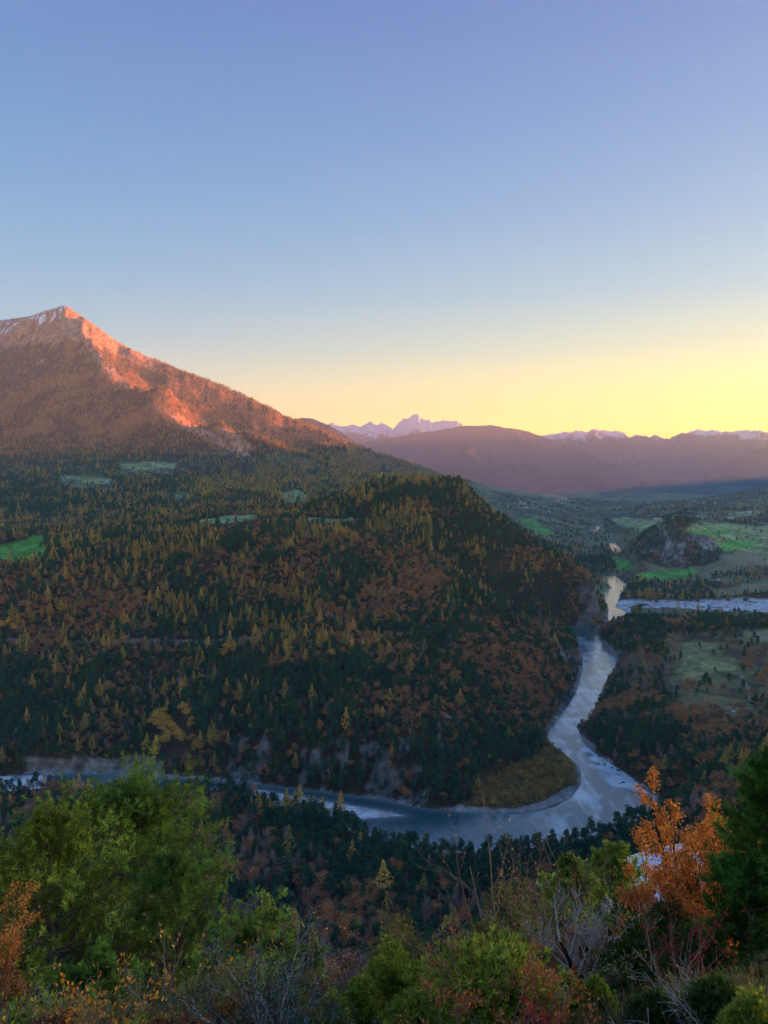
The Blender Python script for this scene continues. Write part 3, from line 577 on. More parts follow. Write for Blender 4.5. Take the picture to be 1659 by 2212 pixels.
HT = {'pine': 13.5, 'larch': 18.5, 'oak': 9.5, 'bare': 10.5, 'poplar': 14, 'willow': 5.0}
def make_tree(kind, seed, lod):
    """unit tree of height HT[kind]; returns crown MB and trunk MB"""
    g = np.random.default_rng(seed*31+hash_kind[kind]); h = HT[kind]; cr = MB(); tk = MB()
    nq = {0: 1.0, 1: 0.22}[lod]; qs = {0: 1.0, 1: 1.95}[lod]
    lean = g.normal(size=2)*0.02*h
    def axis(t): return np.stack([lean[0]*t, lean[1]*t, t*h], -1)
    if kind == 'larch':
        n = int(420*nq); t = 0.22+0.78*g.random(n); nb = 24; wh = np.floor(g.random(n)*nb)
        lay = np.floor(t*16)/16; ang = g.random(n)*0.9+lay*37+np.floor(g.random(n)*5)*1.2566
        r = h*0.185*np.minimum(1, (1.05-t)*1.9)**0.8*np.sqrt(g.random(n))*(1+.35*np.sin(lay*91))
        c = axis(t)+np.stack([np.cos(ang)*r, np.sin(ang)*r, -r*0.25], -1)
        nr = np.stack([np.cos(ang), np.sin(ang), 1.1+0*r], -1)+g.normal(size=(n, 3))*.5
        cr.quads(quads_at(c, h*0.045*qs*(0.7+0.6*g.random(n)), nr, g), 0.7+0.6*g.random(n))
        tk.tube((0,0,-1), tuple(axis(np.array(.97))), h*0.014, 0.02)
    elif kind == 'pine':
        nb = 10 if lod == 0 else 7; th = g.random(nb)*6.28; bt = np.linspace(0.32, 0.9, nb)
        br = h*0.17*(1.15-bt)*(0.6+0.9*g.random(nb)); bc = axis(bt)+np.stack([np.cos(th)*br, np.sin(th)*br, 0*br], -1)
        bs = h*0.15*(1.25-bt*.6)*(0.8+0.4*g.random(nb)); n = int(480*nq); k = g.integers(0, nb, n); d = rdir(g, n); d[:, 2] = np.abs(d[:, 2])*1.2-0.35
        c = bc[k]+d*bs[k][:, None]*np.array([1.1, 1.1, 0.75])*(0.75+0.3*g.random(n))[:, None]
        cr.quads(quads_at(c, h*0.055*qs*(0.7+0.6*g.random(n)), d+g.normal(size=(n, 3))*.45, g), 0.65+0.7*g.random(n))
        tk.tube((0,0,-1), tuple(axis(np.array(.93))), h*0.018, 0.03)
        if lod == 0:
            for i in range(nb): tk.tube(axis(np.array(bt[i]-.06)), bc[i], 0.07, 0.03, 3)
    elif kind in ('oak', 'poplar', 'willow'):
        nb = 9; th = g.random(nb)*6.28; bt = g.random(nb)*0.5+0.32
        R = {'oak': 0.30, 'poplar': 0.14, 'willow': 0.34}[kind]*h
        br = R*np.sqrt(g.random(nb))*1.0; bc = axis(bt)+np.stack([np.cos(th)*br, np.sin(th)*br, 0*br], -1)
        bs = {'oak': 0.21, 'poplar': 0.15, 'willow': 0.22}[kind]*h*(0.7+0.5*g.random(nb)); n = int({'oak': 800, 'poplar': 480, 'willow': 260}[kind]*nq); k = g.integers(0, nb, n); d = rdir(g, n); d[:, 2] = d[:, 2]*.8+.25
        c = bc[k]+d*bs[k][:, None]*(0.7+0.4*g.random(n))[:, None]; c[:, 2] = np.maximum(c[:, 2], 0.1*h)
        cr.quads(quads_at(c, h*{'oak': 0.050, 'poplar': 0.045, 'willow': 0.085}[kind]*qs*(0.7+0.6*g.random(n)), d+g.normal(size=(n, 3))*.6, g), 0.6+0.8*g.random(n))
        tk.tube((0,0,-1), tuple(axis(np.array(.5))), h*0.022, 0.08)
        if lod == 0:
            for i in range(0, nb, 2): tk.tube(axis(np.array(.3)), bc[i], 0.09, 0.03, 3)
            for i in range(14 if kind == 'willow' else 0):
                a = g.random()*6.28; tk.tube((0,0,0), (math.cos(a)*h*.3, math.sin(a)*h*.3, h*(.6+.4*g.random())), .04, .01, 3)
    elif kind == 'bare':
        n = int(330*nq); t = 0.25+0.75*g.random(n); a = g.random(n)*6.28; r = h*0.2*np.sqrt(g.random(n))*np.sin(np.clip(t, 0, 1)*2.6+.3)
        c = axis(t)+np.stack([np.cos(a)*r, np.sin(a)*r, 0*r], -1); up = np.stack([np.cos(a)*.45, np.sin(a)*.45, np.ones(n)], -1)+g.normal(size=(n, 3))*.25
        up /= np.linalg.norm(up, axis=1, keepdims=True); sd = np.cross(up, rdir(g, n)); sd /= np.linalg.norm(sd, axis=1, keepdims=True)
        Ls = h*0.085*(0.6+0.8*g.random(n))[:, None]; wd = h*(0.008 if lod == 0 else 0.026)
        v = np.stack([c-up*Ls-sd*wd*.5, c-up*Ls+sd*wd*.5, c+up*Ls+sd*wd*.2, c+up*Ls-sd*wd*.2], 1).reshape(-1, 3)
        cr.quads(v, 0.7+0.6*g.random(n)); tk.tube((0,0,-1), tuple(axis(np.array(.9))), h*0.014, .03)
        if lod == 0:
            for i in range(8):
                q = 0.25+0.06*i; b_ = g.random()*6.28; tk.tube(axis(np.array(q)), axis(np.array(q+.35))+np.array([math.cos(b_), math.sin(b_), 0])*h*.16, h*.007, .02, 3)
    return cr, tk
hash_kind = {k: i*1000 for i, k in enumerate(HT)}
KINDS = list(HT)
NVAR = 4
PARTS = {}; WHOLE = {}
def joined(a, b):
    o = MB(); o.v = a.v+b.v; o.c = a.c+b.c; o.n = a.n+b.n
    o.f = a.f+[x+a.n for x in b.f]; o.m = a.m+b.m; return o
for k in KINDS:
    bm_ = M_palebark if k in ('bare', 'poplar') else M_bark
    for v in range(NVAR):
        cr_, tk_ = make_tree(k, v+1, 0)
        PARTS[k, v] = (cr_.mesh('crown', [M_leaf[k]]), tk_.mesh('trunk', [bm_]))
        for x in range(len(tk_.m)): tk_.m[x] = tk_.m[x]*0+1
        WHOLE[k, v, 0] = joined(cr_, tk_).mesh(k+'_tree', [M_leaf[k], bm_])
        cr_, tk_ = make_tree(k, v+11, 1)
        WHOLE[k, v, 1] = joined(cr_, tk_).mesh(k+'_tree', [M_leaf[k], bm_])
# prototype objects are only read by the scattering nodes; they are not placed in the scene themselves
PROTO = {key: bpy.data.objects.new(key[0]+'_tree_source', me) for key, me in WHOLE.items()}

def scatter_group(kind, lod):
    t = bpy.data.node_groups.new('scatter_'+kind+str(lod), 'GeometryNodeTree')
    t.interface.new_socket('Geometry', in_out='INPUT', socket_type='NodeSocketGeometry'); t.interface.new_socket('Geometry', in_out='OUTPUT', socket_type='NodeSocketGeometry')
    gi = t.nodes.new('NodeGroupInput'); go = t.nodes.new('NodeGroupOutput'); L = t.links
    jn = t.nodes.new('GeometryNodeJoinGeometry')
    for v in reversed(range(NVAR)):
        oi = t.nodes.new('GeometryNodeObjectInfo'); oi.inputs['Object'].default_value = PROTO[kind, v, lod]; oi.inputs['As Instance'].default_value = True
        L.new(oi.outputs['Geometry'], jn.inputs[0])
    ip = t.nodes.new('GeometryNodeInstanceOnPoints'); L.new(gi.outputs[0], ip.inputs['Points']); L.new(jn.outputs[0], ip.inputs['Instance'])
    ip.inputs['Pick Instance'].default_value = True
    def na(nm, ty):
        n = t.nodes.new('GeometryNodeInputNamedAttribute'); n.data_type = ty; n.inputs[0].default_value = nm; return n.outputs['Attribute']
    L.new(na('idx', 'INT'), ip.inputs['Instance Index']); L.new(na('rot', 'FLOAT_VECTOR'), ip.inputs['Rotation']); L.new(na('scl', 'FLOAT_VECTOR'), ip.inputs['Scale'])
    L.new(ip.outputs[0], go.inputs[0]); return t
def scatter(name, kind, lod, pos, rot, scl, idx, label, cat):
    me = bpy.data.meshes.new(name); me.vertices.add(len(pos)); me.vertices.foreach_set('co', pos.astype(np.float32).ravel())
    a = me.attributes.new('rot', 'FLOAT_VECTOR', 'POINT'); r3 = np.zeros((len(pos), 3), np.float32); r3[:, 2] = rot; a.data.foreach_set('vector', r3.ravel())
    a = me.attributes.new('scl', 'FLOAT_VECTOR', 'POINT'); a.data.foreach_set('vector', scl.astype(np.float32).ravel())
    a = me.attributes.new('idx', 'INT', 'POINT'); a.data.foreach_set('value', idx.astype(np.int32))
    o = new_obj(name, me); md = o.modifiers.new('scatter', 'NODES'); md.node_group = scatter_group(kind, lod)
    tag(o, label, cat, kind='stuff'); return o

# ------------------------------------------------------------------ where the trees stand
LOGR = np.log(rows_Y)
EL = (ZT-CAMZ)/YY; HMAX = np.maximum.accumulate(EL, axis=1)
def locate(X, Y):
    fi = np.interp(X/Y, GU, np.arange(NC)); fj = np.interp(np.log(Y), LOGR, np.arange(NR))
    i = np.clip(fi.astype(int), 0, NC-2); j = np.clip(fj.astype(int), 0, NR-2); return i, j, fi-i, fj-j
def sample(A_, loc):
    i, j, a, b = loc; return (A_[i, j]*(1-a)+A_[i+1, j]*a)*(1-b)+(A_[i, j+1]*(1-a)+A_[i+1, j+1]*a)*b
def near(A_, loc): i, j, a, b = loc; return A_[i+(a > .5), j+(b > .5)]
def cand(y0, y1, s, u0=-0.64, u1=0.64):
    gx_, gy_ = np.meshgrid(np.arange(u0*y1, u1*y1, s), np.arange(y0, y1, s)); gx_ = gx_.ravel()+RNG.uniform(-.42, .42, gx_.size)*s; gy_ = gy_.ravel()+RNG.uniform(-.42, .42, gy_.size)*s
    k = (gx_/gy_ > u0) & (gx_/gy_ < u1) & (gy_ > y0) & (gy_ < y1); return gx_[k], gy_[k]
cs = [cand(150, 620, 5.4), cand(620, 1620, 6.1), cand(1620, 2700, 9.0), cand(2700, 4300, 12.0, -.62, .62), cand(4300, 6300, 15, -.62, .62)]
TX = np.concatenate([c[0] for c in cs]); TY = np.concatenate([c[1] for c in cs])
loc = locate(TX, TY); TZ = sample(ZT, loc)
px, py = project(TX, TY, TZ)
vis = (TZ+15-CAMZ)/TY > near(HMAX, loc)-0.002
t_in = near(inside, loc); t_dR = sample(dR, loc); t_gr = near(gravel | trib | bar | road | path, loc); t_field = near(ZG | ZP | ZTan, loc)
t_rock = near(rock, loc); t_snow = near(snow, loc); t_spit = near(spit, loc); t_m = near(mtn, loc)
ok = vis & ~t_in & ~t_gr & ~t_snow & (t_dR > 3.5) & ~((t_spit) & (TY > 500))
N1 = fbm(TX/55+3, TY/55, 3); N2 = fbm(TX/55+40, TY/55+9, 3); N3 = fbm(TX/180+9, TY/180+5, 3); N4 = fbm(TX/20, TY/20+90, 2)
n = len(TX); W = np.zeros((n, 6)); dens = np.ones(n)          # pine larch oak bare poplar willow
def setw(m, p, l, o, b, po=0, wi=0): W[m] = (p, l, o, b, po, wi)
def box(x0, x1, y0, y1): return (px > x0) & (px < x1) & (py > y0) & (py < y1)
setw(np.ones(n, bool), .45, .2, .25, .1)
nb_ = TY < 580
setw(nb_, .70, .02, .15, .13); setw(nb_ & (N1 > .18), .25, .02, .6, .13); setw(nb_ & (N2 > .36), .25, .02, .23, .5)
setw(nb_ & box(380,500,1870,1990), .15, 0, .8, .05); setw(nb_ & box(670,790,1800,1930), .1, 0, .8, .1); setw(nb_ & box(620,730,1780,1880), .2, 0, .1, .7)
setw(nb_ & box(440,640,1930,2040), .5, 0, .1, .4); setw(nb_ & box(690,900,1880,2100), .3, .05, .6, .05); setw(nb_ & (TY > 470) & (N2 < .2), .88, .01, .06, .05); setw(nb_ & box(880,1440,1740,1900), .9, 0, .04, .06); setw(nb_ & box(-50,90,1690,1800), .2, 0, .1, .7)
setw(nb_ & (px > 1440) & (py < 1830), .35, 0, .25, .4)
hill = (TY >= 600) & (TY < 1260) & (TX/TY < .29)
N1 *= 1.35; N2 *= 1.35
lf = np.clip(.16+.16*N3+.18*N1, 0, 1)
def hillw(m, p, l, o, b):
    k = np.where(m)[0]; W[k] = np.stack([p*(1-1.3*N2[k]), l*(1+2.2*N1[k]), o*(1+2.4*N2[k]), b*(1+1.5*N3[k]), 0*k, 0*k], 1).clip(0); W[k, :4] += .002
hillw(hill & (py <= 1400) & (px < 720), .44, .17, .35, .04); hillw(hill & (py <= 1400) & (px >= 720), .36, .07, .54, .03); hillw(hill & (px > 850) & (py > 1330) & (py < 1500), .62, .01, .36, .01)
hillw(hill & (py > 1400) & (px < 480), .68, .09, .17, .06); hillw(hill & (py > 1420) & (px >= 480) & (px < 850), .84, .03, .10, .03); hillw(hill & (py > 1500) & (px >= 850), .62, .01, .30, .07)
hillw(hill & (px > 1040) & (py > 1400) & (py < 1560), .25, 0, .72, .03); hillw(hill & (py > 1365) & (py < 1415) & (px < 400), .25, .1, .62, .03); hillw(hill & (px < 230) & (py > 1225) & (py < 1330), .3, .1, .55, .05)
hillw(hill & box(860,1130,1590,1745), .88, .01, .07, .04)
knob = (TY >= 1200) & (TY < 1620) & (TX/TY > -.07) & (TX/TY < .32)
hillw(knob & (px < 930), .58, .28, .12, 0.01); hillw(knob & (px >= 930), .68, .10, .18, .03); hillw(knob & (py > 1210) & (px > 950), .38, .06, .48, .08); hillw(knob & (px > 1150), .42, .02, .52, .04)
plat = (TY >= 1200) & (TY < 1950) & (TX/TY <= -.07)
hillw(plat, .50, .18, .27, .05); dens[plat & (N1 > .35)] = .3
low = (TY >= 1950) & (TX/TY < .12)
hillw(low, .34, .44, .16, .06); hillw(low & (px < 430) & (py > 975), .78, .14, .06, .02); hillw(low & (px < 250) & (py > 1040), .85, .09, .05, .01)
mt = low & (t_m > .35); hillw(mt, .70, .28, .02, 0)
rflank = mt & (near(gx, loc) < -0.12); W[rflank] = (.22, .76, .02, 0, 0, 0)
dens[mt] = .98*sstep(1400, 1050, TZ[mt])
dens[mt & t_rock] *= .12
dens[rflank] *= .5
ter = (TX/TY > .27) & (TY > 620) & (TY < 1420)
hillw(ter, .42, 0, .46, .12); hillw(ter & box(1330,1470,1425,1500), .15, 0, .15, .7); hillw(ter & box(1300,1659,1530,1700), .38, 0, .58, .04); gb_ = (TY > 1275) & (TY < 1530) & (px > 1385); dens[gb_] = np.where(py[gb_] < 1333, .04, .5)
hillw(ter & (py > 1600), .60, 0, .22, .18); hillw(ter & (px > 1400) & (py < 1430), .62, 0, .3, .08)
dens[ter & (py > 1365) & (py < 1530) & (px > 1440)] = .2
vf = (TX/TY > .12) & (TY > 1620)
hillw(vf, .42, .03, .28, .27); dens[vf] = np.clip(.42+1.6*N1[vf]+.9*N3[vf], 0.03, .9)
dens[vf & (TY > 2900)] = np.clip(.20+1.1*N1[vf & (TY > 2900)]+.5*N3[vf & (TY > 2900)], 0.02, .55)
w_ = vf & (box(1340,1700,1262,1298) | box(1240,1330,1205,1245)); dens[w_] = np.clip(.8+N1[w_], 0, 1); hillw(w_, .75, .03, .17, .05)
w_ = vf & inpoly(px, py, [(1385,1160),(1440,1118),(1480,1105),(1515,1122),(1500,1150),(1440,1145)]); dens[w_] = 1; hillw(w_, .9, .01, .08, .01)
w_ = vf & box(1565,1620,1128,1148); dens[w_] = .9; hillw(w_, .9, 0, .1, 0)
dens[t_field] = 0.012
dens[t_field & ter] = .05; W[t_field & ter] = (.9, .02, .06, .02, 0, 0)
dens[t_rock & ~mt] *= .45; dens[near(cliffz, loc)] = .02; dens[near(nosez, loc)] *= .5
dens[near(bluffz, loc)] = .6; dens[near(bluffz, loc) & t_rock] = .02; dens[near(roadcut, loc)] = 0
hillw(knob & (px > 940) & (px < 1215) & (py > 1120) & (py < 1335), .90, .05, .03, .02)
hillw(hill & (TY > 1010) & (px > 860), .22, .02, .74, .02)
hillw(knob & (px > 1080) & (py > 1185) & (py < 1240), .2, .1, .65, .05)
for pf in pale_f[-2:]+tan_lit_f[1:3]: dens[ter & (inpoly(px, py-9, pf) | inpoly(px, py-17, pf))] *= .25
for pf in pale_f[:7]: dens[inpoly(px, py-9, pf) | inpoly(px, py-17, pf)] *= .12
dens *= np.where(TY < 260, 0.75, 1)
keep = ok & (RNG.random(n) < dens)
TX, TY, TZ, px, py, W, N1 = TX[keep], TY[keep], TZ[keep], px[keep], py[keep], W[keep], N1[keep]
cum = np.cumsum(W/W.sum(1, keepdims=True), 1); kd = (RNG.random(len(TX))[:, None] > cum).sum(1).clip(0, 5)
# willow scrub on the spit, poplar clump on the far bank
sx, sy = cand(560, 780, 3.6, 0.05, 0.30); sl = locate(sx, sy); sz = sample(ZT, sl); spx, spy = project(sx, sy, sz); sd = sample(dR, sl)
k = near(spit, sl) & (sd > 7) & ~near(gravel, sl); sx, sy, sz = sx[k], sy[k], sz[k]
skd = np.full(len(sx), 5)
gp = [(335,1545),(345,1552),(352,1540),(358,1560),(366,1556),(372,1572),(347,1570),(338,1562),(380,1582),(386,1588),(394,1594),(330,1556),(363,1583),(400,1540),(392,1525),(410,1560),(355,1600),(490,1398),(484,1408),(718,1407),(8,1345),(18,1340),(28,1352),(0,1350)]
gx2, gy2 = [], []
for a, b in gp:       # walk the sight line until it meets the slope
    ux, uy, uz = ray(a, b+14); Ys = np.linspace(600, 1400, 1600); zl = CAMZ+uz/uy*Ys; l_ = locate(ux/uy*Ys, Ys); hit = np.argmax(sample(ZT, l_) > zl); gx2.append(ux/uy*Ys[hit]); gy2.append(Ys[hit])
gx2, gy2 = np.array(gx2), np.array(gy2); gz2 = sample(ZT, locate(gx2, gy2))
clear = np.ones(len(TX), bool)
for a, b in zip(gx2, gy2): clear &= ~((np.abs(TX-a*TY/b) < 7) & (TY > b-24) & (TY < b+5))
TX, TY, TZ, kd = TX[clear], TY[clear], TZ[clear], kd[clear]
TX = np.concatenate([TX, sx, gx2]); TY = np.concatenate([TY, sy, gy2]); TZ = np.concatenate([TZ, sz, gz2]); kd = np.concatenate([kd, skd, np.full(len(gx2), 4)])
n = len(TX); rot = RNG.random(n)*6.28; hs = np.clip(1+0.27*RNG.normal(size=n), .45, 1.75); ws = hs*(1+.12*RNG.normal(size=n))
hs[kd == 4] = np.clip(hs[kd == 4], .95, 1.4)*1.1; ws[kd == 4] = hs[kd == 4]*1.3
sm = (kd == 1) & (TY > 2000); hs[sm] *= .95
mid_ = (TY > 600) & (TY < 2000) & (kd != 4) & (kd != 5); hs[mid_] *= .82; ws[mid_] *= .86
young = (TY < 560) & (kd == 0); hs[young] *= .82; ws[young] *= .85
scl = np.stack([ws, ws, hs], -1)
TZ = TZ-0.25
px, py = project(TX, TY, TZ); toppx = np.array([HT[k] for k in KINDS])[kd]*hs/TY
locA = locate(TX, TY); seen = (TZ+0.7*np.array([HT[k] for k in KINDS])[kd]*hs-CAMZ)/TY > near(HMAX, locA)
infr = (px > 5) & (px < 1654) & (py-toppx*FPX < 2212) & (py < 2150) & seen
# ------------------------------------------------------------------ individual trees (the 300 of each kind that show largest), the rest as woods
NAME = {'pine': 'pine_tree', 'larch': 'larch_tree', 'oak': 'oak_tree', 'bare': 'leafless_tree', 'poplar': 'poplar_tree', 'willow': 'willow_bush'}
CATG = {'pine': 'pine', 'larch': 'larch', 'oak': 'oak', 'bare': 'bare tree', 'poplar': 'poplar', 'willow': 'bush'}
LOOK = {'pine': 'dark green pine', 'larch': 'golden autumn larch', 'oak': 'russet autumn oak', 'bare': 'leafless grey tree', 'poplar': 'bright yellow poplar', 'willow': 'yellow brown willow bush'}
def place_words(k, x, y, Yd):
    if kind_names[k] == 'willow' : return 'on the low river spit', 'on the spit'
    if Yd < 620 and x < 1440:
        if y < 1850: return 'along the near riverbank', 'along the near riverbank'
        return 'in the wood below the viewpoint', 'below the viewpoint'
    if x > 1255 and Yd < 1450: 
        if y < 1540: return 'on the terrace right of the river', 'on the right terrace'
        return 'right of the river bend', 'right of the river bend'
    if Yd < 1260:
        if y > 1600: return 'at the foot of the hill above the river', 'at the foot of the hill'
        if y > 1390: return 'below the forest track', 'on the lower hillside'
        return 'above the forest track', 'on the upper hillside'
    return 'on slopes beyond the near hill', 'beyond the near hill'
kind_names = KINDS
SIZE = ['small', 'large']
for ki, k in enumerate(KINDS):
    idx = np.where((kd == ki) & infr)[0]; idx = idx[np.argsort(-toppx[idx])][:300]
    solo = set(idx.tolist())
    for r_, q in enumerate(idx):
        pl, grp = place_words(ki, px[q], py[q], TY[q]); third = ['left third', 'middle third', 'right third'][int(min(2, max(0, px[q]//553)))]; grp += ', '+third
        v = int(RNG.integers(0, NVAR)); lab = ('tall ' if hs[q] > 1.12 else ('low ' if hs[q] < .86 else ''))+LOOK[k]+' '+pl+', '+third
        if k == 'poplar':
            if 470 < px[q] < 500: lab = 'small bright yellow poplar standing alone on the edge of the forest track'; grp = 'by the forest track'
            elif px[q] > 700: lab = 'low yellow poplar on the middle of the hillside beside the track'; grp = None
            elif px[q] < 60: lab = 'pale yellow poplar at the left end of the hillside'; grp = 'at the left of the hill'
            else: lab = 'bright yellow poplar in the clump on the lower hillside above the eroded bank'; grp = 'in the yellow clump'
        S3 = Vector(scl[q]); L3 = Vector((TX[q], TY[q], TZ[q]))
        if toppx[q]*FPX > 36:
            o = bpy.data.objects.new(NAME[k], None); COL.objects.link(o); o.location = L3; o.scale = S3; o.rotation_euler = (0, 0, rot[q]); o.empty_display_size = 1
            for nm, me in zip(('crown', 'trunk'), PARTS[k, v]):
                c = bpy.data.objects.new(nm, me); COL.objects.link(c); c.parent = o
        else:
            o = bpy.data.objects.new(NAME[k], WHOLE[k, v, 0]); COL.objects.link(o); o.location = L3; o.scale = S3; o.rotation_euler = (0, 0, rot[q])
        tag(o, lab, CATG[k], ({'larch': 'larches', 'bush': 'bushes'}.get(CATG[k], CATG[k]+'s')+' '+grp) if grp else None)
    rest = np.array([q for q in np.where(kd == ki)[0] if q not in solo], int)
    for lod, m in ((0, TY[rest] < 1500), (1, TY[rest] >= 1500)):
        r = rest[m]
        if len(r): scatter(CATG[k].replace(' ', '_')+'_wood', k, lod, np.stack([TX[r], TY[r], TZ[r]], 1), rot[r], scl[r], RNG.integers(0, NVAR, len(r)),
            ('%s massed in the woods %s' % ({'larch': 'golden autumn larches', 'willow': 'yellow brown willow bushes'}.get(k, LOOK[k]+'s'), 'on the near hills and banks' if lod == 0 else 'on the far slopes and valley floor')), {'larch': 'larches', 'bush': 'bushes'}.get(CATG[k], CATG[k]+'s'))
print('TREES', n, [(k, int((kd == i).sum())) for i, k in enumerate(KINDS)])
# ------------------------------------------------------------------ plants on the slope by the viewpoint
def gz(X, Y):
    return float(sample(ZT, locate(np.array([float(X)]), np.array([float(Y)])))[0])
def grow(g, p, d, L, r, depth, out, nseg=5, wob=0.18, up=0.05, nch=6, ang=0.8, lf=0.6, rf=0.5, start=0.25, minr=0.004):
    """one branch as a chain of segments, with side branches; out = (segments, tips)"""
    p = np.array(p, float); d = np.array(d, float); d /= np.linalg.norm(d); pts = [p]; dirs = [d]
    for i in range(nseg):
        d = d+g.normal(size=3)*wob+np.array([0, 0, up]); d /= np.linalg.norm(d); p = p+d*L/nseg; pts.append(p); dirs.append(d)
    for i in range(nseg):
        ra = r*(1-0.75*i/nseg); rb = r*(1-0.75*(i+1)/nseg); out[0].append((pts[i], pts[i+1], max(ra, minr), max(rb, minr*.7), depth))
    if depth == 0:
        for i in range(1, nseg+1): out[1].append((pts[i], dirs[i], i/nseg))
        return
    for c in range(nch):
        t = start+(1-start)*(c+g.random())/nch; k = min(int(t*nseg), nseg-1); f = t*nseg-k; q = pts[k]*(1-f)+pts[k+1]*f
        a = np.cross(dirs[k], g.normal(size=3)); a /= np.linalg.norm(a); nd = dirs[k]*math.cos(ang)+a*math.sin(ang)
        grow(g, q, nd, L*lf*(1.15-0.55*t)*(0.75+0.5*g.random()), max(r*rf*(1.1-.6*t), minr), depth-1, out, nseg, wob, up, nch, ang, lf, rf, start, minr)
def wood_mesh(segs, mat, name, kmax=6):
    mb = MB()
    for a, b, r0, r1, dp in segs: mb.tube(a, b, r0, r1, kmax if dp >= 2 else (4 if dp == 1 else 3), 0, 0.75+0.5*random.random())
    return mb.mesh(name, [mat], True)
def blades(g, pos, dr, L, wd, per, spread=0.8, tint=None):
    n = len(pos); p = np.repeat(pos, per, 0); d = np.repeat(dr, per, 0)+g.normal(size=(n*per, 3))*spread; d /= np.linalg.norm(d, axis=1, keepdims=True)
    s = np.cross(d, rdir(g, n*per)); s /= np.linalg.norm(s, axis=1, keepdims=True); l = L*(0.7+.6*g.random((n*per, 1)))
    v = np.stack([p-s*wd*.5, p+s*wd*.5, p+d*l+s*wd*.2, p+d*l-s*wd*.2], 1).reshape(-1, 3)
    return v, (np.repeat(tint, per) if tint is not None else None)
def leaves(g, pos, dr, size, per, scat):
    n = len(pos)*per; c = np.repeat(pos, per, 0)+g.normal(size=(n, 3))*scat; d = np.repeat(dr, per, 0)+g.normal(size=(n, 3))*.9; d /= np.linalg.norm(d, axis=1, keepdims=True)
    s = np.cross(d, rdir(g, n)); s /= np.linalg.norm(s, axis=1, keepdims=True); l = size*(0.6+.8*g.random((n, 1)))
    return np.stack([c, c+d*l*.5+s*l*.32, c+d*l, c+d*l*.5-s*l*.32], 1).reshape(-1, 3)
M_fg = {
 'pine_bright': mat_leaf('bright_pine_needles', [(0.33,0.46,0.08),(0.36,0.50,0.09)], 0.35),
 'pine_mid': mat_leaf('pine_needles_near', [(0.18,0.32,0.065),(0.21,0.34,0.07)], 0.35),
 'pine_deep': mat_leaf('pine_needles_deep', [(0.08,0.20,0.04),(0.09,0.22,0.045)], 0.3),
 'juniper': mat_leaf('juniper_scales', [(0.28,0.40,0.05),(0.36,0.44,0.07),(0.22,0.34,0.05)], 0.35),
 'juniper_dark': mat_leaf('dark_juniper_scales', [(0.09,0.16,0.045),(0.11,0.17,0.05)], 0.3),
 'oakleaf': mat_leaf('orange_oak_leaves', [(0.62,0.26,0.08),(0.68,0.31,0.10)], 0.45),
 'gold': mat_leaf('golden_leaves', [(0.85,0.42,0.06),(0.85,0.36,0.05)], 0.45),
 'rust': mat_leaf('rusty_leaves', [(0.36,0.13,0.06),(0.45,0.18,0.08),(0.30,0.14,0.08)], 0.3),
 'red': mat_leaf('red_leaves', [(0.40,0.05,0.05),(0.32,0.05,0.05)], 0.35),
 'grass': mat_leaf('dry_grass_blades', [(0.22,0.17,0.09),(0.14,0.15,0.06),(0.28,0.20,0.12),(0.10,0.13,0.07)], 0.3),
 'sage': mat_leaf('blue_green_leaves', [(0.08,0.13,0.11),(0.10,0.15,0.13)], 0.3),
 'moss': mat_leaf('olive_leaves', [(0.24,0.25,0.09),(0.30,0.29,0.10),(0.18,0.19,0.08)], 0.3),
}
M_twig = mat_leaf('brown_twigs', [(0.26,0.17,0.14),(0.34,0.24,0.20),(0.20,0.15,0.14)], 0)
M_dead = mat_leaf('weathered_grey_wood', [(0.40,0.37,0.34),(0.52,0.49,0.46)], 0)
M_dark = mat_leaf('dark_bark', [(0.035,0.028,0.022),(0.05,0.04,0.03)], 0)
M_greytw = mat_leaf('grey_lichened_twigs', [(0.36,0.34,0.31),(0.45,0.42,0.39)], 0)

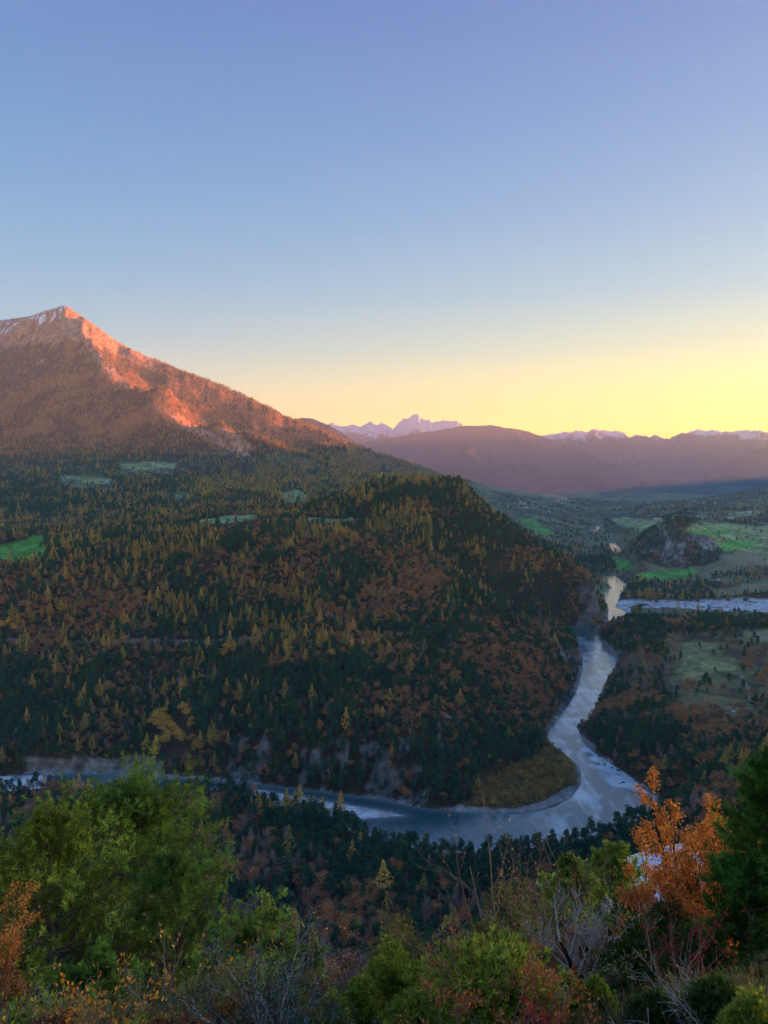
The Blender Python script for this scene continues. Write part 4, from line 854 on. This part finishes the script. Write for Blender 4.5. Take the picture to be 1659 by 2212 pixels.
def thing(name, loc, label, cat, group=None, rz=0, s=1):
    o = bpy.data.objects.new(name, None); COL.objects.link(o); o.location = loc; o.rotation_euler = (0, 0, rz); o.scale = (s,)*3 if not isinstance(s, tuple) else s; o.empty_display_size = 0.5
    return tag(o, label, cat, group)
def spot(px, Y):
    x, y, k = ray(px, 1900); X = float(x/y*Y); return X, Y, gz(X, Y)
def top_height(px, py, Y):
    X, Z_ = at_Y(px, py, Y); g_ = gz(float(X), Y); return float(X), g_, float(Z_)-g_
def near_pine(name, px, py, Y, width, seed, mat, label, group=None, nbr=46, crown0=0.12, tuft=(0.16, 0.028, 9), flat=1.0, dens=1.0):
    X, g_, h = top_height(px, py, Y); g = np.random.default_rng(seed); segs = []; tips = []
    N_ = 10; ax = np.array([[g.normal()*.02*h, g.normal()*.02*h, h*i/N_] for i in range(N_+1)]); ax[0] = (0, 0, -.3)
    for i in range(N_): segs.append((ax[i], ax[i+1], 0.022*h*(1-i/N_)+.02, 0.022*h*(1-(i+1)/N_)+.012, 3))
    R = width/2*1.55
    for b in range(nbr):
        t = crown0+(1-crown0)*((b+g.random())/nbr)**0.9; z = t*h*.93; a = b*2.4+g.normal()*.3; env = min(1, (1.02-t)*2.6)**0.75*min(1, (t-crown0+.12)*4)
        L = max(R*env*(0.75+.45*g.random()), .12*R); out = ([], [])
        d = (math.cos(a), math.sin(a), 0.15+0.5*t)
        base = np.array([np.interp(z, ax[:, 2], ax[:, 0]), np.interp(z, ax[:, 2], ax[:, 1]), z])
        grow(g, base, d, L, 0.008*h*(1.1-t)+.006, 1, out, 5, .13, .10*flat, max(4, int(9*dens)), .75, .42, .5, .2, .004)
        segs += out[0]; tips += out[1]
    tips = tips+[(t[0]+g.normal(size=3)*.055*R, t[1], t[2]) for t in tips if t[2] > .5]
    P_ = np.array([t[0] for t in tips]); D_ = np.array([t[1] for t in tips]); D_[:, 2] += .25
    cl = 0.7+0.35*g.random(len(P_)); lumps = np.clip(1+0.6*fbm(P_[:, 0]*2/R+seed+50, P_[:, 2]*2/R+50, 3), .5, 1.5)
    keepm = g.random(len(P_)) < .93; P_, D_, cl, lumps = P_[keepm], D_[keepm], cl[keepm], lumps[keepm]
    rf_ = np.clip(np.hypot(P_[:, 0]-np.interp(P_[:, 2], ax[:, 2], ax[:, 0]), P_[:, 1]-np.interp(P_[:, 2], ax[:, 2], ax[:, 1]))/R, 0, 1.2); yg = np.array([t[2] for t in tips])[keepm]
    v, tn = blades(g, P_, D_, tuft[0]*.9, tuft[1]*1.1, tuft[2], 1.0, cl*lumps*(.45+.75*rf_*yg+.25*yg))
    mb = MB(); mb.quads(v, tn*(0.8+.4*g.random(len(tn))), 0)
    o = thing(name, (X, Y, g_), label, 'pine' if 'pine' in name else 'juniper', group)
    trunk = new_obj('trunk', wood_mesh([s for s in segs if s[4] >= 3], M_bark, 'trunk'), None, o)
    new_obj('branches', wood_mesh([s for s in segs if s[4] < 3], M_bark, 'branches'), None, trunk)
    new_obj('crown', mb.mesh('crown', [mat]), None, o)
    return o
near_pine('pine_tree', 105, 1738, 24, 3.7, 1, M_fg['pine_bright'], 'tall bright yellow-green pine at the left edge of the viewpoint slope', nbr=64, crown0=.04, dens=1.25)
near_pine('pine_tree', 262, 1683, 29, 6.0, 2, M_fg['pine_mid'], 'broad green pine behind the bright one, highest tree on the left of the foreground', nbr=72, crown0=.08, tuft=(.20,.034,9), dens=1.35)
near_pine('pine_tree', 372, 1835, 25, 3.0, 22, M_fg['pine_mid'], 'lower green pine leaning out to the right of the broad one', nbr=46, crown0=.06, dens=1.1)
near_pine('pine_tree', 12, 1850, 26, 2.6, 23, M_fg['pine_mid'], 'small green pine cut by the left edge of the picture', nbr=30, crown0=.05)
near_pine('pine_tree', 1694, 1600, 12.5, 1.5, 3, M_fg['pine_deep'], 'deep green pine at the right edge beside the orange oak', nbr=60, crown0=.22, tuft=(.11,.016,9), dens=1.3)
near_pine('pine_tree', 1618, 1850, 12.0, 1.1, 33, M_fg['pine_deep'], 'low dark pine in front of the tall one at the right edge', nbr=34, crown0=.05, tuft=(.10,.016,9), dens=1.1)
near_pine('pine_tree', 1338, 1812, 38, 2.4, 4, M_fg['pine_bright'], 'small yellow-green pine top beside the metal roof', nbr=60, crown0=.05, tuft=(.2,.04,8))
near_pine('pine_tree', 1232, 1838, 30, 1.9, 5, M_fg['pine_bright'], 'small olive-green pine left of the pine top by the metal roof', nbr=60, crown0=.05, tuft=(.18,.034,8))
near_pine('pine_tree', 545, 1990, 22, 2.6, 6, M_fg['pine_bright'], 'low spreading yellow-green pine in the middle of the left foreground', nbr=30, crown0=.4, flat=.2, tuft=(.15,.028,9))
near_pine('pine_tree', 610, 2020, 20, 1.7, 7, M_fg['pine_mid'], 'smaller spreading pine touching the low yellow-green one', nbr=26, crown0=.35, flat=.2, tuft=(.14,.025,9))
near_pine('pine_tree', 215, 2075, 15, 1.6, 61, M_fg['pine_mid'], 'young green pine under the tall pines on the left', nbr=24, crown0=.1, tuft=(.12,.02,9))

def near_bush(name, cat, px, py, Y, width, seed, mat, label, group=None, stems=9, per=7, size=0.05, kind='blade', wood=M_twig, wd=0.012, depth=2, nch=4, sc=.05, dense=1.0, st_=.3):
    lf_ = .5; hk = 1
    if kind == 'leaf' and depth == 2 and dense == 1: size, per, lf_, width, stems = size*.6, int(per*1.6), .24, width*.55, stems+3; hk = .84
    X, g_, h = top_height(px, py, Y); h = max(h, 0.35)*hk; g = np.random.default_rng(seed); out = ([], [])
    for s in range(stems):
        a = g.random()*6.28; q = math.sqrt(g.random()); d = (math.cos(a)*q*width/2/h*.9, math.sin(a)*q*width/2/h*.9, 1)
        grow(g, (math.cos(a)*q*width*.15, math.sin(a)*q*width*.15, -.1), d, h*(1.02-.3*q*g.random()), 0.012+.006*h, depth, out, 4, .12, .06, nch, .6, lf_, .5, st_, .0035)
    P_ = np.array([t[0] for t in out[1]]); D_ = np.array([t[1] for t in out[1]])
    o = thing(name, (X, Y, g_), label, cat, group)
    new_obj('stems', wood_mesh(out[0], wood, 'stems', 5), None, o)
    if mat:
        mb = MB()
        if kind == 'blade': v, tn = blades(g, P_, D_, size*2, wd, per, .7, .6+.8*g.random(len(P_)))
        else:
            k = g.random(len(P_)) < dense; v = leaves(g, P_[k], D_[k], size, per, sc); tn = np.repeat(.6+.8*g.random(int(k.sum())), per)
        mb.quads(v, tn, 0); new_obj('foliage', mb.mesh('foliage', [mat]), None, o)
    return o
nb2 = near_bush
def lobes_mesh(g, w, h, nl, npt, bl, wd, mat, per=7):
    # w, h in metres; lobes sit on a dome, foliage on their outer faces
    th = g.random(nl)*6.28; q = np.sqrt(g.random(nl)); lr = (0.16+.12*g.random(nl))*w
    cz = h-lr*1.05-(q**2)*h*.42-g.random(nl)*h*.25; C_ = np.stack([np.cos(th)*q*w*.36, np.sin(th)*q*w*.36, np.maximum(cz, lr*.7)], 1); C_[0] = (0, 0, h-lr[0])
    k = g.integers(0, nl, npt); d = rdir(g, npt); d[:, 2] = np.abs(d[:, 2]*1.1+.15)-.15; p = C_[k]+d*lr[k][:, None]*(.6+.5*g.random((npt, 1)))*np.array([1, 1, 1.15])
    d2 = d+np.array([0, 0, .5]); v, tn = blades(g, p, d2, bl, wd, per, .55, (.55+.7*g.random(npt))); mb = MB(); mb.quads(v, tn*(.7+.6*g.random(len(tn))))
    st = MB()
    for i in range(nl): st.tube((0, 0, -.1), C_[i]*np.array([.6, .6, .55]), .02*h**.5, .012, 4, 0); st.tube(C_[i]*np.array([.6, .6, .55]), C_[i], .012, .005, 3, 0)
    return mb.mesh('foliage', [mat]), st
def blob_bush(name, cat, px, py, Y, width, seed, mat, label):
    X, g_, h = top_height(px, py, Y); g = np.random.default_rng(seed); h = max(h, .4); w = max(width*1.15, .45*h)
    fo, st = lobes_mesh(g, w, h, int(12+w*7), int(1000+1500*w), .030+.0022*Y, .007+.0008*Y, mat)
    o = thing(name, (X, Y, g_), label, cat); new_obj('stems', st.mesh('stems', [M_bark]), None, o); new_obj('foliage', fo, None, o); return o
nb2('oak_tree', 'oak', 1538, 1660, 15, 1.3, 41, M_fg['oakleaf'], 'tall orange oak with bright copper leaves beside the right-hand pine', stems=10, per=7, size=.10, kind='leaf', depth=2, nch=6, sc=.06, wood=M_dark)
nb2('oak_tree', 'oak', 1446, 1800, 16, 1.3, 42, M_fg['oakleaf'], 'lower orange oak whose branches hang in front of the metal roof', stems=9, per=6, size=.10, kind='leaf', depth=2, nch=5, sc=.07, wood=M_dark, st_=.62)
nb2('oak_tree', 'oak', 1412, 1962, 14, .8, 43, M_fg['gold'], 'golden oak bush just below the metal roof', stems=7, per=5, size=.09, kind='leaf', depth=2, nch=4, sc=.06)
nb2('oak_tree', 'oak', 1540, 1885, 13.4, 0.7, 44, M_fg['oakleaf'], 'narrow orange oak at the foot of the tall one', stems=6, per=5, size=.08, kind='leaf', depth=2, nch=4, sc=.06)
nb2('oak_tree', 'oak', -45, 1885, 19, .8, 45, M_fg['oakleaf'], 'orange oak cut by the left edge behind the bright pine', stems=8, per=6, size=.10, kind='leaf', sc=.08)
nb2('golden_shrub', 'shrub', 190, 2148, 8.5, .55, 46, M_fg['gold'], 'bright golden-orange shrub at the bottom left corner', stems=7, per=4, size=.055, kind='leaf', depth=1, nch=5, sc=.03)
nb2('golden_shrub', 'shrub', 232, 2165, 8.2, .4, 47, M_fg['gold'], 'second golden-orange shrub right of the bright one at the bottom left', stems=6, per=4, size=.05, kind='leaf', depth=1, nch=5, sc=.03)
nb2('red_shrub', 'shrub', 1466, 1985, 10.5, .55, 48, M_fg['red'], 'dark red leafy shrub between the oak and the dead branches', stems=6, per=5, size=.05, kind='leaf', depth=1, nch=5, sc=.04)
nb2('red_shrub', 'shrub', 1183, 2176, 6.5, .25, 49, M_fg['red'], 'small deep red shrub at the bottom edge right of the middle', stems=6, per=5, size=.03, kind='leaf', depth=1, nch=5, sc=.02)
for i, (px_, py_, Y_, w_, mt_, lab) in enumerate([
  (848, 2040, 9, .75, 'juniper', 'bright lime-green juniper bush at the bottom centre'),
  (905, 2085, 8.6, .55, 'juniper', 'lime-green juniper right against the bright one at bottom centre'),
  (780, 2120, 8.2, .5, 'juniper', 'smaller lime-green juniper left of the bright one at bottom centre'),
  (720, 2155, 7.5, .45, 'juniper', 'low juniper with yellow tips left of the bottom centre'),
  (1030, 2135, 8, .3, 'juniper', 'upright green juniper standing alone at the bottom centre right'),
  (1225, 2112, 8.8, .55, 'juniper', 'yellow-green juniper in front of the dead dark trunks'),
  (1290, 2120, 8.6, .5, 'juniper', 'yellow-green juniper beside the one before the dark trunks'),
  (1440, 1948, 14.5, 1.5, 'juniper_dark', 'large dark juniper below the metal roof'),
  (1390, 1985, 13, 1.3, 'juniper_dark', 'dark juniper left of the large one below the roof'),
  (1490, 2000, 12, 1.2, 'juniper_dark', 'dark juniper behind the dead branches on the right'),
  (1110, 1895, 19, 1.9, 'moss', 'olive-grey juniper at the upper edge of the foreground thicket'),
  (1060, 1990, 16, 1.8, 'moss', 'olive shrub below the olive-grey juniper'),
  (985, 2060, 12, 1.2, 'moss', 'olive shrub right of the lime-green junipers'),
  (860, 1985, 19, 2.0, 'moss', 'rounded olive shrub behind the lime-green junipers'),
  (1560, 2120, 6.8, .6, 'juniper_dark', 'dark juniper under the dead branches at bottom right'),
  (1630, 2150, 6.2, .5, 'juniper', 'green juniper in the bottom right corner'),
  (1420, 2150, 7.2, .5, 'juniper_dark', 'low dark juniper at the bottom right of the thicket'),
  (470, 2075, 15, 1.5, 'juniper_dark', 'dark juniper under the low spreading pine'),
  (600, 2110, 12, 1.2, 'moss', 'olive shrub in the lower middle left'),
  (340, 2140, 11, 1.2, 'juniper_dark', 'dark low juniper below the tall left pines')]):
    blob_bush('juniper_bush', 'juniper', px_, py_, Y_, w_, 70+i, M_fg[mt_], lab)
# saplings with a few leaves
for i, (px_, py_, Y_, w_, lab) in enumerate([(1112, 1850, 17, .8, 'tall thin sapling with a few orange leaves, left of the pair above the thicket'), (1190, 1860, 18, .9, 'tall thin sapling with a few orange leaves, right of the pair above the thicket'),
  (505, 2010, 13, .9, 'bare shrub with scattered orange leaves in front of the low spreading pine'), (365, 2095, 10, .8, 'thin shrub with scattered yellow leaves at the lower left'), (60, 2080, 10, .9, 'thin shrub with pale dry leaves at the bottom left edge'), (1240, 1905, 16, 1.0, 'sparse rusty sapling behind the dark dead trunks')]):
    nb2('sapling', 'sapling', px_, py_, Y_, w_, 120+i, M_fg['gold' if i in (3, 4) else 'oakleaf'], lab, stems=5, per=1, size=.06, kind='leaf', depth=2, nch=4, sc=.03, dense=.35)

# dead trees and dead brushwood
def dead_tree(name, px, Y, stems, seed, label, mat, mat2, depth=3, nch=5, droop=.0, r=.07, cat='dead tree', group=None, minr=.006, lf=.55):
    X, Y, g_ = spot(px, Y); g = np.random.default_rng(seed); o = thing(name, (X, Y, g_), label, cat, group)
    for (dx, dy, dz, L) in stems:
        out = ([], []); grow(g, (g.normal()*.05, g.normal()*.05, -.15), (dx, dy, dz), L, r, depth, out, 6, .11, droop, nch, .8, lf, .42, .35, minr)
        tr_ = new_obj('trunk', wood_mesh([s for s in out[0] if s[4] >= depth-0], mat, 'trunk', 7), None, o)
        new_obj('twigs', wood_mesh([s for s in out[0] if s[4] < depth], mat2, 'twigs', 5), None, tr_)
    return o
dead_tree('dead_tree', 1312, 14, [(-.42,.1,1,2.4),(.06,.0,1,2.5),(-.75,.1,.8,1.6),(.25,.2,1,2.0)], 5, 'dead tree with several leaning black trunks and a grey tangle of twigs', M_dark, M_greytw, 3, 6, .02, .10)
dead_tree('dead_tree', 1205, 15.5, [(-.3,.1,1,2.2),(.3,.1,1,2.4)], 6, 'greyer dead tree left of the black leaning trunks', M_dark, M_greytw, 3, 5, .02, .07)
dead_tree('dead_tree', 690, 14.5, [(.05,0,1,1.9),(-.3,0,1,1.4),(.3,0,1,1.5)], 7, 'pale leafless dead tree between the low pine and the rusty oaks', M_dead, M_greytw, 3, 5, .0, .035)
dead_tree('dead_stump', 440, 12, [(.12,0,1,1.35),(-.25,0,1,.9)], 8, 'bleached dead stump with short forked branches at the lower left', M_dead, M_dead, 2, 4, 0, .045, minr=.008)
dead_tree('fallen_branch', 1700, 7.6, [(-1,.1,.28,1.3),(-1,-.1,.12,1.4),(-1,.2,.02,1.3),(-.9,.0,.45,1.1),(-.8,-.3,.3,1.2)], 9, 'bleached dead branches reaching in from the right edge', M_dead, M_greytw, 2, 6, .0, .017, 'dead branch', minr=.0026, lf=.5)
dead_tree('fallen_branch', 1640, 6.4, [(-1,.1,.25,1.0),(-.8,-.2,.15,.9),(-.6,.4,.3,.8)], 10, 'tangle of thin grey branches lying at the bottom right', M_dead, M_greytw, 2, 6, .0, .011, 'dead branch', minr=.0024, lf=.5)
dead_tree('fallen_branch', 1340, 8, [(.5,.1,.9,.75),(.9,0,.4,.7)], 11, 'arching pale dry branch in front of the dark junipers', M_dead, M_dead, 1, 4, -.12, .014, 'dead branch', minr=.0045)
dead_tree('fallen_branch', 1120, 11, [(-1,.1,.55,1.5),(-.7,0,.6,1.3)], 12, 'long pale branch slanting left above the olive shrubs', M_dead, M_greytw, 2, 5, -.05, .022, 'dead branch', minr=.005)
dead_tree('fallen_branch', 1190, 6.5, [(-.5,.2,.6,.6)], 13, 'short bleached stick leaning over the bottom edge', M_dead, M_dead, 1, 3, 0, .009, 'dead branch', minr=.004)

# thicket of leafless and half-leafless shrubs: a few kinds, each shrub its own object
SHRUB = []
for i in range(8):
    g = np.random.default_rng(300+i); out = ([], [])
    for s in range(12):
        a = g.random()*6.28; q = .5*math.sqrt(g.random()); grow(g, (math.cos(a)*q*.4, math.sin(a)*q*.4, -.1), (math.cos(a)*q, math.sin(a)*q, 1), .75+.3*g.random(), .012, 2, out, 5, .2, .04, 5 if i % 2 else 3, .5, .45, .5, .25, .0022)
    st = wood_mesh(out[0], [M_twig, M_greytw, M_greytw, M_twig, M_twig, M_greytw, M_twig, M_dead][i], 'stems', 4); P_ = np.array([t[0] for t in out[1]]); D_ = np.array([t[1] for t in out[1]])
    fo_ = None; mtn_ = [None, None, None, 'moss', 'rust', 'sage', 'moss', None][i]
    if mtn_:
        mb = MB(); k = g.random(len(P_)) < .55; v = leaves(g, P_[k], D_[k], .024, 9, .03); mb.quads(v, np.repeat(.6+.8*g.random(int(k.sum())), 9)); fo_ = mb.mesh('foliage', [M_fg[mtn_]])
    SHRUB.append((st, fo_, {None: ['leafless brown', 'leafless grey', 'finely branched grey', '', '', '', '', 'bleached leafless'][i], 'rust': 'half bare rust-leaved', 'moss': 'olive-leaved', 'sage': 'blue-green'}[mtn_]))
for i, (mt_, words) in enumerate((('juniper_dark', 'dark green rounded juniper-like'), ('moss', 'olive rounded'), ('juniper_dark', 'deep green bushy'), ('juniper', 'lime-tipped green'), ('rust', 'russet rounded'), ('moss', 'dense olive-grey'))):
    g = np.random.default_rng(500+i); fo, st = lobes_mesh(g, 1.15, 1.0, 16, 2000, .05, .014, M_fg[mt_]); SHRUB.append((st.mesh('stems', [M_bark]), fo, words))
g = np.random.default_rng(77); ns = 0
while ns < 250:
    px_ = g.uniform(-60, 1720); Y_ = math.exp(g.uniform(math.log(6.5), math.log(40))); X_ = (px_-829)/1597*Y_; z_ = gz(X_, Y_)
    lim = np.interp(px_, [0, 430, 520, 660, 800, 1000, 1060, 1300, 1420, 1659], [2180, 2160, 2100, 2095, 2110, 2080, 2010, 1990, 2060, 2110])
    top = g.uniform(lim, 2260) if g.random() < .75 else g.uniform(lim, lim+60)
    hh = float(at_Y(px_, top, Y_)[1])-z_
    if not .45 < hh < 2.4: continue
    if any(a < px_ < b and Y_ < c for a, b, c in ((1215,1370,14.2),(690,960,9.6),(1180,1330,8.9),(1500,1720,7.8),(395,490,12.2),(640,740,14.6),(1000,1060,8.2),(150,260,8.6),(1380,1520,12))): continue
    i = int(g.integers(0, 14)); w_ = hh*g.uniform(.8, 1.25)*(1 if i < 8 else 1.1)
    o = thing('shrub', (X_, Y_, z_), 'x', 'shrub', rz=g.uniform(0, 6.28), s=(w_, w_, hh))
    zone_w = 'in the near thicket' if Y_ < 14 else 'farther down the viewpoint slope'
    side = 'far left' if px_ < 330 else 'left of middle' if px_ < 700 else 'in the middle' if px_ < 1000 else 'right of middle' if px_ < 1330 else 'far right'
    sz = 'tall ' if hh > 2.2 else 'low ' if hh < 1.1 else ''
    o['label'] = '%s%s shrub %s, %s' % (sz, SHRUB[i][2], zone_w, side); o['group'] = '%s%s shrubs %s, %s' % (sz, SHRUB[i][2], zone_w, side)
    new_obj('stems', SHRUB[i][0], None, o)
    if SHRUB[i][1]: new_obj('foliage', SHRUB[i][1], None, o)
    ns += 1

# grass and herbs on the near slope (uncountable): scattered tufts
def tuft_obj(nm, mat, seed, hgt, n=26, sp=.35, wd=.007):
    g = np.random.default_rng(seed); p = np.zeros((n, 3)); p[:, :2] = g.normal(size=(n, 2))*.07; mb = MB(); v, tn = blades(g, p, np.tile([0, 0, 1.], (n, 1)), hgt, wd, 1, sp, .6+.8*g.random(n)); mb.quads(v, tn); return bpy.data.objects.new(nm, mb.mesh(nm, [mat]))
for kx, (nm, mat, hgt, cnt, sp) in {'grass': ('grass', M_fg['grass'], .32, 6000, .35), 'sage': ('low_herbs', M_fg['sage'], .22, 1800, .6)}.items():
    for v in range(NVAR): PROTO[kx, v, 0] = tuft_obj(nm+'_source', mat, 900+v, hgt, 26, sp)
    Yg = np.exp(g.uniform(math.log(7), math.log(70), cnt)); ug = g.uniform(-.62, .62, cnt); Xg = ug*Yg; zg = sample(ZT, locate(Xg, Yg)); s_ = g.uniform(.6, 1.5, cnt)*(1+Yg/60)
    scatter(nm, kx, 0, np.stack([Xg, Yg, zg-.02], 1), g.random(cnt)*6.28, np.stack([s_]*3, 1), g.integers(0, NVAR, cnt), 'dry grass tufts covering the viewpoint slope' if kx == 'grass' else 'low blue-green herbs between the grass on the viewpoint slope', nm.replace('_', ' '))

# ------------------------------------------------------------------ buildings
def plain(name, col, rough=.8, metal=0, spec=.3):
    m, t, b = material(name, rough, spec); b.inputs['Metallic'].default_value = metal; L = t.links
    nz = mnode(t, 'ShaderNodeTexNoise', i_Scale=1.3, i_Detail=5.0); tc_ = mnode(t, 'ShaderNodeTexCoord'); L.new(tc_.outputs['Object'], nz.inputs['Vector'])
    mx = mnode(t, 'ShaderNodeMix', data_type='RGBA'); mx.inputs['A'].default_value = tuple(c*.8 for c in col)+(1,); mx.inputs['B'].default_value = tuple(min(c*1.15, .9) for c in col)+(1,); L.new(nz.outputs['Fac'], mx.inputs['Factor']); L.new(mx.outputs['Result'], b.inputs['Base Color']); return m
M_wall = plain('pale_render', (.62,.58,.52)); M_wall2 = plain('cream_render', (.70,.62,.48)); M_tile = plain('grey_brown_tiles', (.22,.17,.15)); M_tile2 = plain('light_metal_sheet', (.66,.68,.72), .35, .3); M_wood = plain('dark_timber', (.10,.07,.05)); M_glass = plain('window_glass', (.05,.06,.08), .1, 0, .6)
M_zinc = plain('galvanised_sheet', (.62,.66,.72), .32, .7)
def mesh_fd(name, v, f, mat): me = bpy.data.meshes.new(name); me.from_pydata(v, [], f); me.materials.append(mat); return me
def gable_house(name, X, Y, z, w, l, h, rh, rz, wm_, rm_, label, group=None, cat='house', windows=True):
    o = thing(name, (X, Y, z-.6), label, cat, group, rz)
    a, b = w/2, l/2; hh = h+.6
    wl = new_obj('wall', mesh_fd('wall', [(-a,-b,0),(a,-b,0),(a,b,0),(-a,b,0),(-a,-b,hh),(a,-b,hh),(a,b,hh),(-a,b,hh),(0,-b,hh+rh),(0,b,hh+rh)], [(0,1,5,8,4),(2,3,7,9,6),(1,2,6,5),(3,0,4,7)], wm_), None, o)
    e = .45; t_ = .12; sl_ = rh/a; v = []; f = []
    for s in (-1, 1):
        k = len(v); x1 = s*(a+e); z1 = hh-e*sl_+.03; z0 = hh+rh+.03
        v += [(0,-b-e,z0),(x1,-b-e,z1),(x1,b+e,z1),(0,b+e,z0),(0,-b-e,z0+t_),(x1,-b-e,z1+t_),(x1,b+e,z1+t_),(0,b+e,z0+t_)]
        f += [(k,k+1,k+2,k+3),(k+7,k+6,k+5,k+4),(k,k+4,k+5,k+1),(k+1,k+5,k+6,k+2),(k+2,k+6,k+7,k+3)]
    new_obj('roof', mesh_fd('roof', v, f, rm_), None, o)
    if windows:
        for (wx, wy, nx_) in ((-a-.02, -b*.4, 1), (-a-.02, b*.4, 1), (a+.02, 0, 1), (-a*.4, -b-.02, 0), (a*.4, -b-.02, 0)):
            s1, s2 = .45, .6; zc = .6+h*.55
            vv = [(wx, wy-s1, zc-s2),(wx, wy+s1, zc-s2),(wx, wy+s1, zc+s2),(wx, wy-s1, zc+s2)] if nx_ else [(wx-s1, wy, zc-s2),(wx+s1, wy, zc-s2),(wx+s1, wy, zc+s2),(wx-s1, wy, zc+s2)]
            new_obj('window', mesh_fd('window', vv, [(0,1,2,3)], M_glass), None, o)
    return o
def hit_ground(px, py, y0=600, y1=7000):
    ux, uy, uz = ray(px, py); Ys = np.geomspace(y0, y1, 4000); zl = CAMZ+uz/uy*Ys; h_ = sample(ZT, locate(ux/uy*Ys, Ys)) > zl
    k = int(np.argmax(h_)); return float(ux/uy*Ys[k]), float(Ys[k]), float(zl[k])
g = np.random.default_rng(5)
# the house under the viewpoint, half hidden by the oaks
hx_, hz_ = at_Y(1425, 1902, 56); hx_ = float(hx_); hz_ = float(hz_); gg = gz(hx_, 56)
house = gable_house('house', hx_, 57, gg, 5.2, 6.4, max(hz_-gg, 2.2), 1.5, math.radians(-62), M_wall, M_zinc, 'house with a shiny pale metal roof half hidden by the orange oaks', None, windows=True)
rib = mesh_fd('roof_rib', [(0,-.03,0),(0,.03,0),(2.95,.03,-1.5*2.95/2.6),(2.95,-.03,-1.5*2.95/2.6),(0,0,.05),(2.95,0,.05-1.5*2.95/2.6)], [(0,4,5,3),(1,2,5,4),(3,5,2)], M_zinc)
for s in (-1, 1):
    for i in range(15):
        r_ = new_obj('roof_rib', rib, None, house); hh = max(hz_-gg, 2.2)+.6
        r_.location = (0, -3.4+i*.485, hh+1.5+.155); r_.rotation_euler = (0, 0, 0 if s > 0 else math.pi)
# village on the far slope and farms
vill = [(1108,1094),(1113,1090),(1118,1096),(1124,1085),(1128,1091),(1134,1088),(1139,1096),(1144,1083),(1150,1090),(1155,1085),(1161,1094),(1167,1088),(1173,1084),(1180,1087),(1187,1085),(1195,1083),(1203,1086),(1212,1088),(1222,1089),(1140,1100),(1165,1103),(1172,1107),(1178,1110),(1186,1108),(1150,1098),(1132,1099),(1088,1090),(1095,1094),(1120,1080),(1205,1080),(1170,1096),(1158,1100)]
for i, (a, b) in enumerate(vill):
    X_, Y_, z_ = hit_ground(a+g.normal()*1.2, b+g.normal()*.8); s = g.uniform(.8, 1.4)*Y_/3600
    gable_house('house', X_, Y_, z_, 8*s, 11*s, 5.5*s, 2.6*s, g.uniform(0, 3.1), [M_wall, M_wall2][i % 2], [M_tile, M_tile2, M_tile][i % 3], 'small pale house in the hillside village left of the valley floor', 'village houses on the far left slope', windows=False)
farm = [(1421,1124,26,9,'long low white farm building on the green field by the bluff'),(1376,1127,9,8,'small gabled white house left of the long farm building'),(1392,1130,10,9,'gabled white house just left of the long farm building'),(1398,1090,18,8,'pale building beyond the dark hillock in the far valley'),
        (1362,1092,8,8,'pale house left of the building beyond the dark hillock'),(1539,1091,14,9,'pale house on the right-hand valley slope'),(1578,1122,20,8,'long pale barn on the right-hand fields'),(1618,1109,24,8,'long white shed at the upper right of the fields'),(1551,1256,8,6,'small lit house above the gravel river on the right'),
        (1446,1290,16,6,'low pale shed at the edge of the gravel river'),(1452,1266,14,6,'low white shed behind the gravel river'),(1653,1229,10,7,'white house at the right edge above the gravel river'),(1222,1126,7,6,'single white house among the trees left of the far river'),(1500,1084,9,8,'white house high on the right valley slope'),(1520,1088,9,8,'white house below the highest one on the right slope'),
        (1545,1088,8,7,'white house right of the two on the right valley slope'),(1490,1092,9,8,'isolated white house left on the right valley slope'),(232,1044,9,7,'small white house at the end of the pale meadow under the mountain'),(2,1137,9,7,'white house at the left edge beyond the green meadow'),(330,1004,8,7,'small pale hut beside the higher meadow under the mountain')]
for a, b, l, w, lab in farm:
    X_, Y_, z_ = hit_ground(a, b); s = 1.0 if Y_ < 2500 else 1.35
    gable_house('house', X_, Y_, z_, w*s, l*s, 4.5*s, 2.2*s, math.radians(80+g.normal()*20), M_wall, M_tile2, lab, None, windows=Y_ < 2200)
X_, Y_, z_ = hit_ground(1586, 1541)
gable_house('hut', X_, Y_, z_, 2.6, 5, 2.2, .5, .4, M_wall, M_tile2, 'white hut or van standing in the lower meadow of the terrace', None, 'hut', windows=False)

# ------------------------------------------------------------------ boulders in the rapids
g = np.random.default_rng(12)
bl = [(1290,1628),(1296,1634),(1303,1630),(1283,1622),(1272,1610),(1268,1604),(1310,1640),(1318,1646),(1326,1650),(1334,1648),(1341,1655),(1346,1690),(1339,1692),(1300,1642),(1292,1620),(1322,1658),(1352,1668),(1362,1676),(1372,1686),(1260,1600),(1306,1652),(1380,1698),(1391,1703),(1336,1664)]
for i, (a, b) in enumerate(bl):
    X_, Y_ = at_z(a, b, .3); bm = bmesh.new(); bmesh.ops.create_icosphere(bm, subdivisions=2, radius=1)
    for v in bm.verts: v.co *= 1+.25*(random.random()-.5)+.12*math.sin(v.co.x*5+i)
    me = bpy.data.meshes.new('boulder'); bm.to_mesh(me); bm.free(); me.materials.append(M_bould if i else (globals().__setitem__('M_bould', plain('wet_boulder', (.10,.10,.10), .5)) or M_bould))
    o = new_obj('boulder', me); o.location = (float(X_), float(Y_), .1); s = g.uniform(.7, 1.8); o.scale = (s*1.3, s, s*.75); tag(o, 'dark boulder standing in the shallow rapids by the right bank of the bend', 'boulder', 'boulders in the rapids')
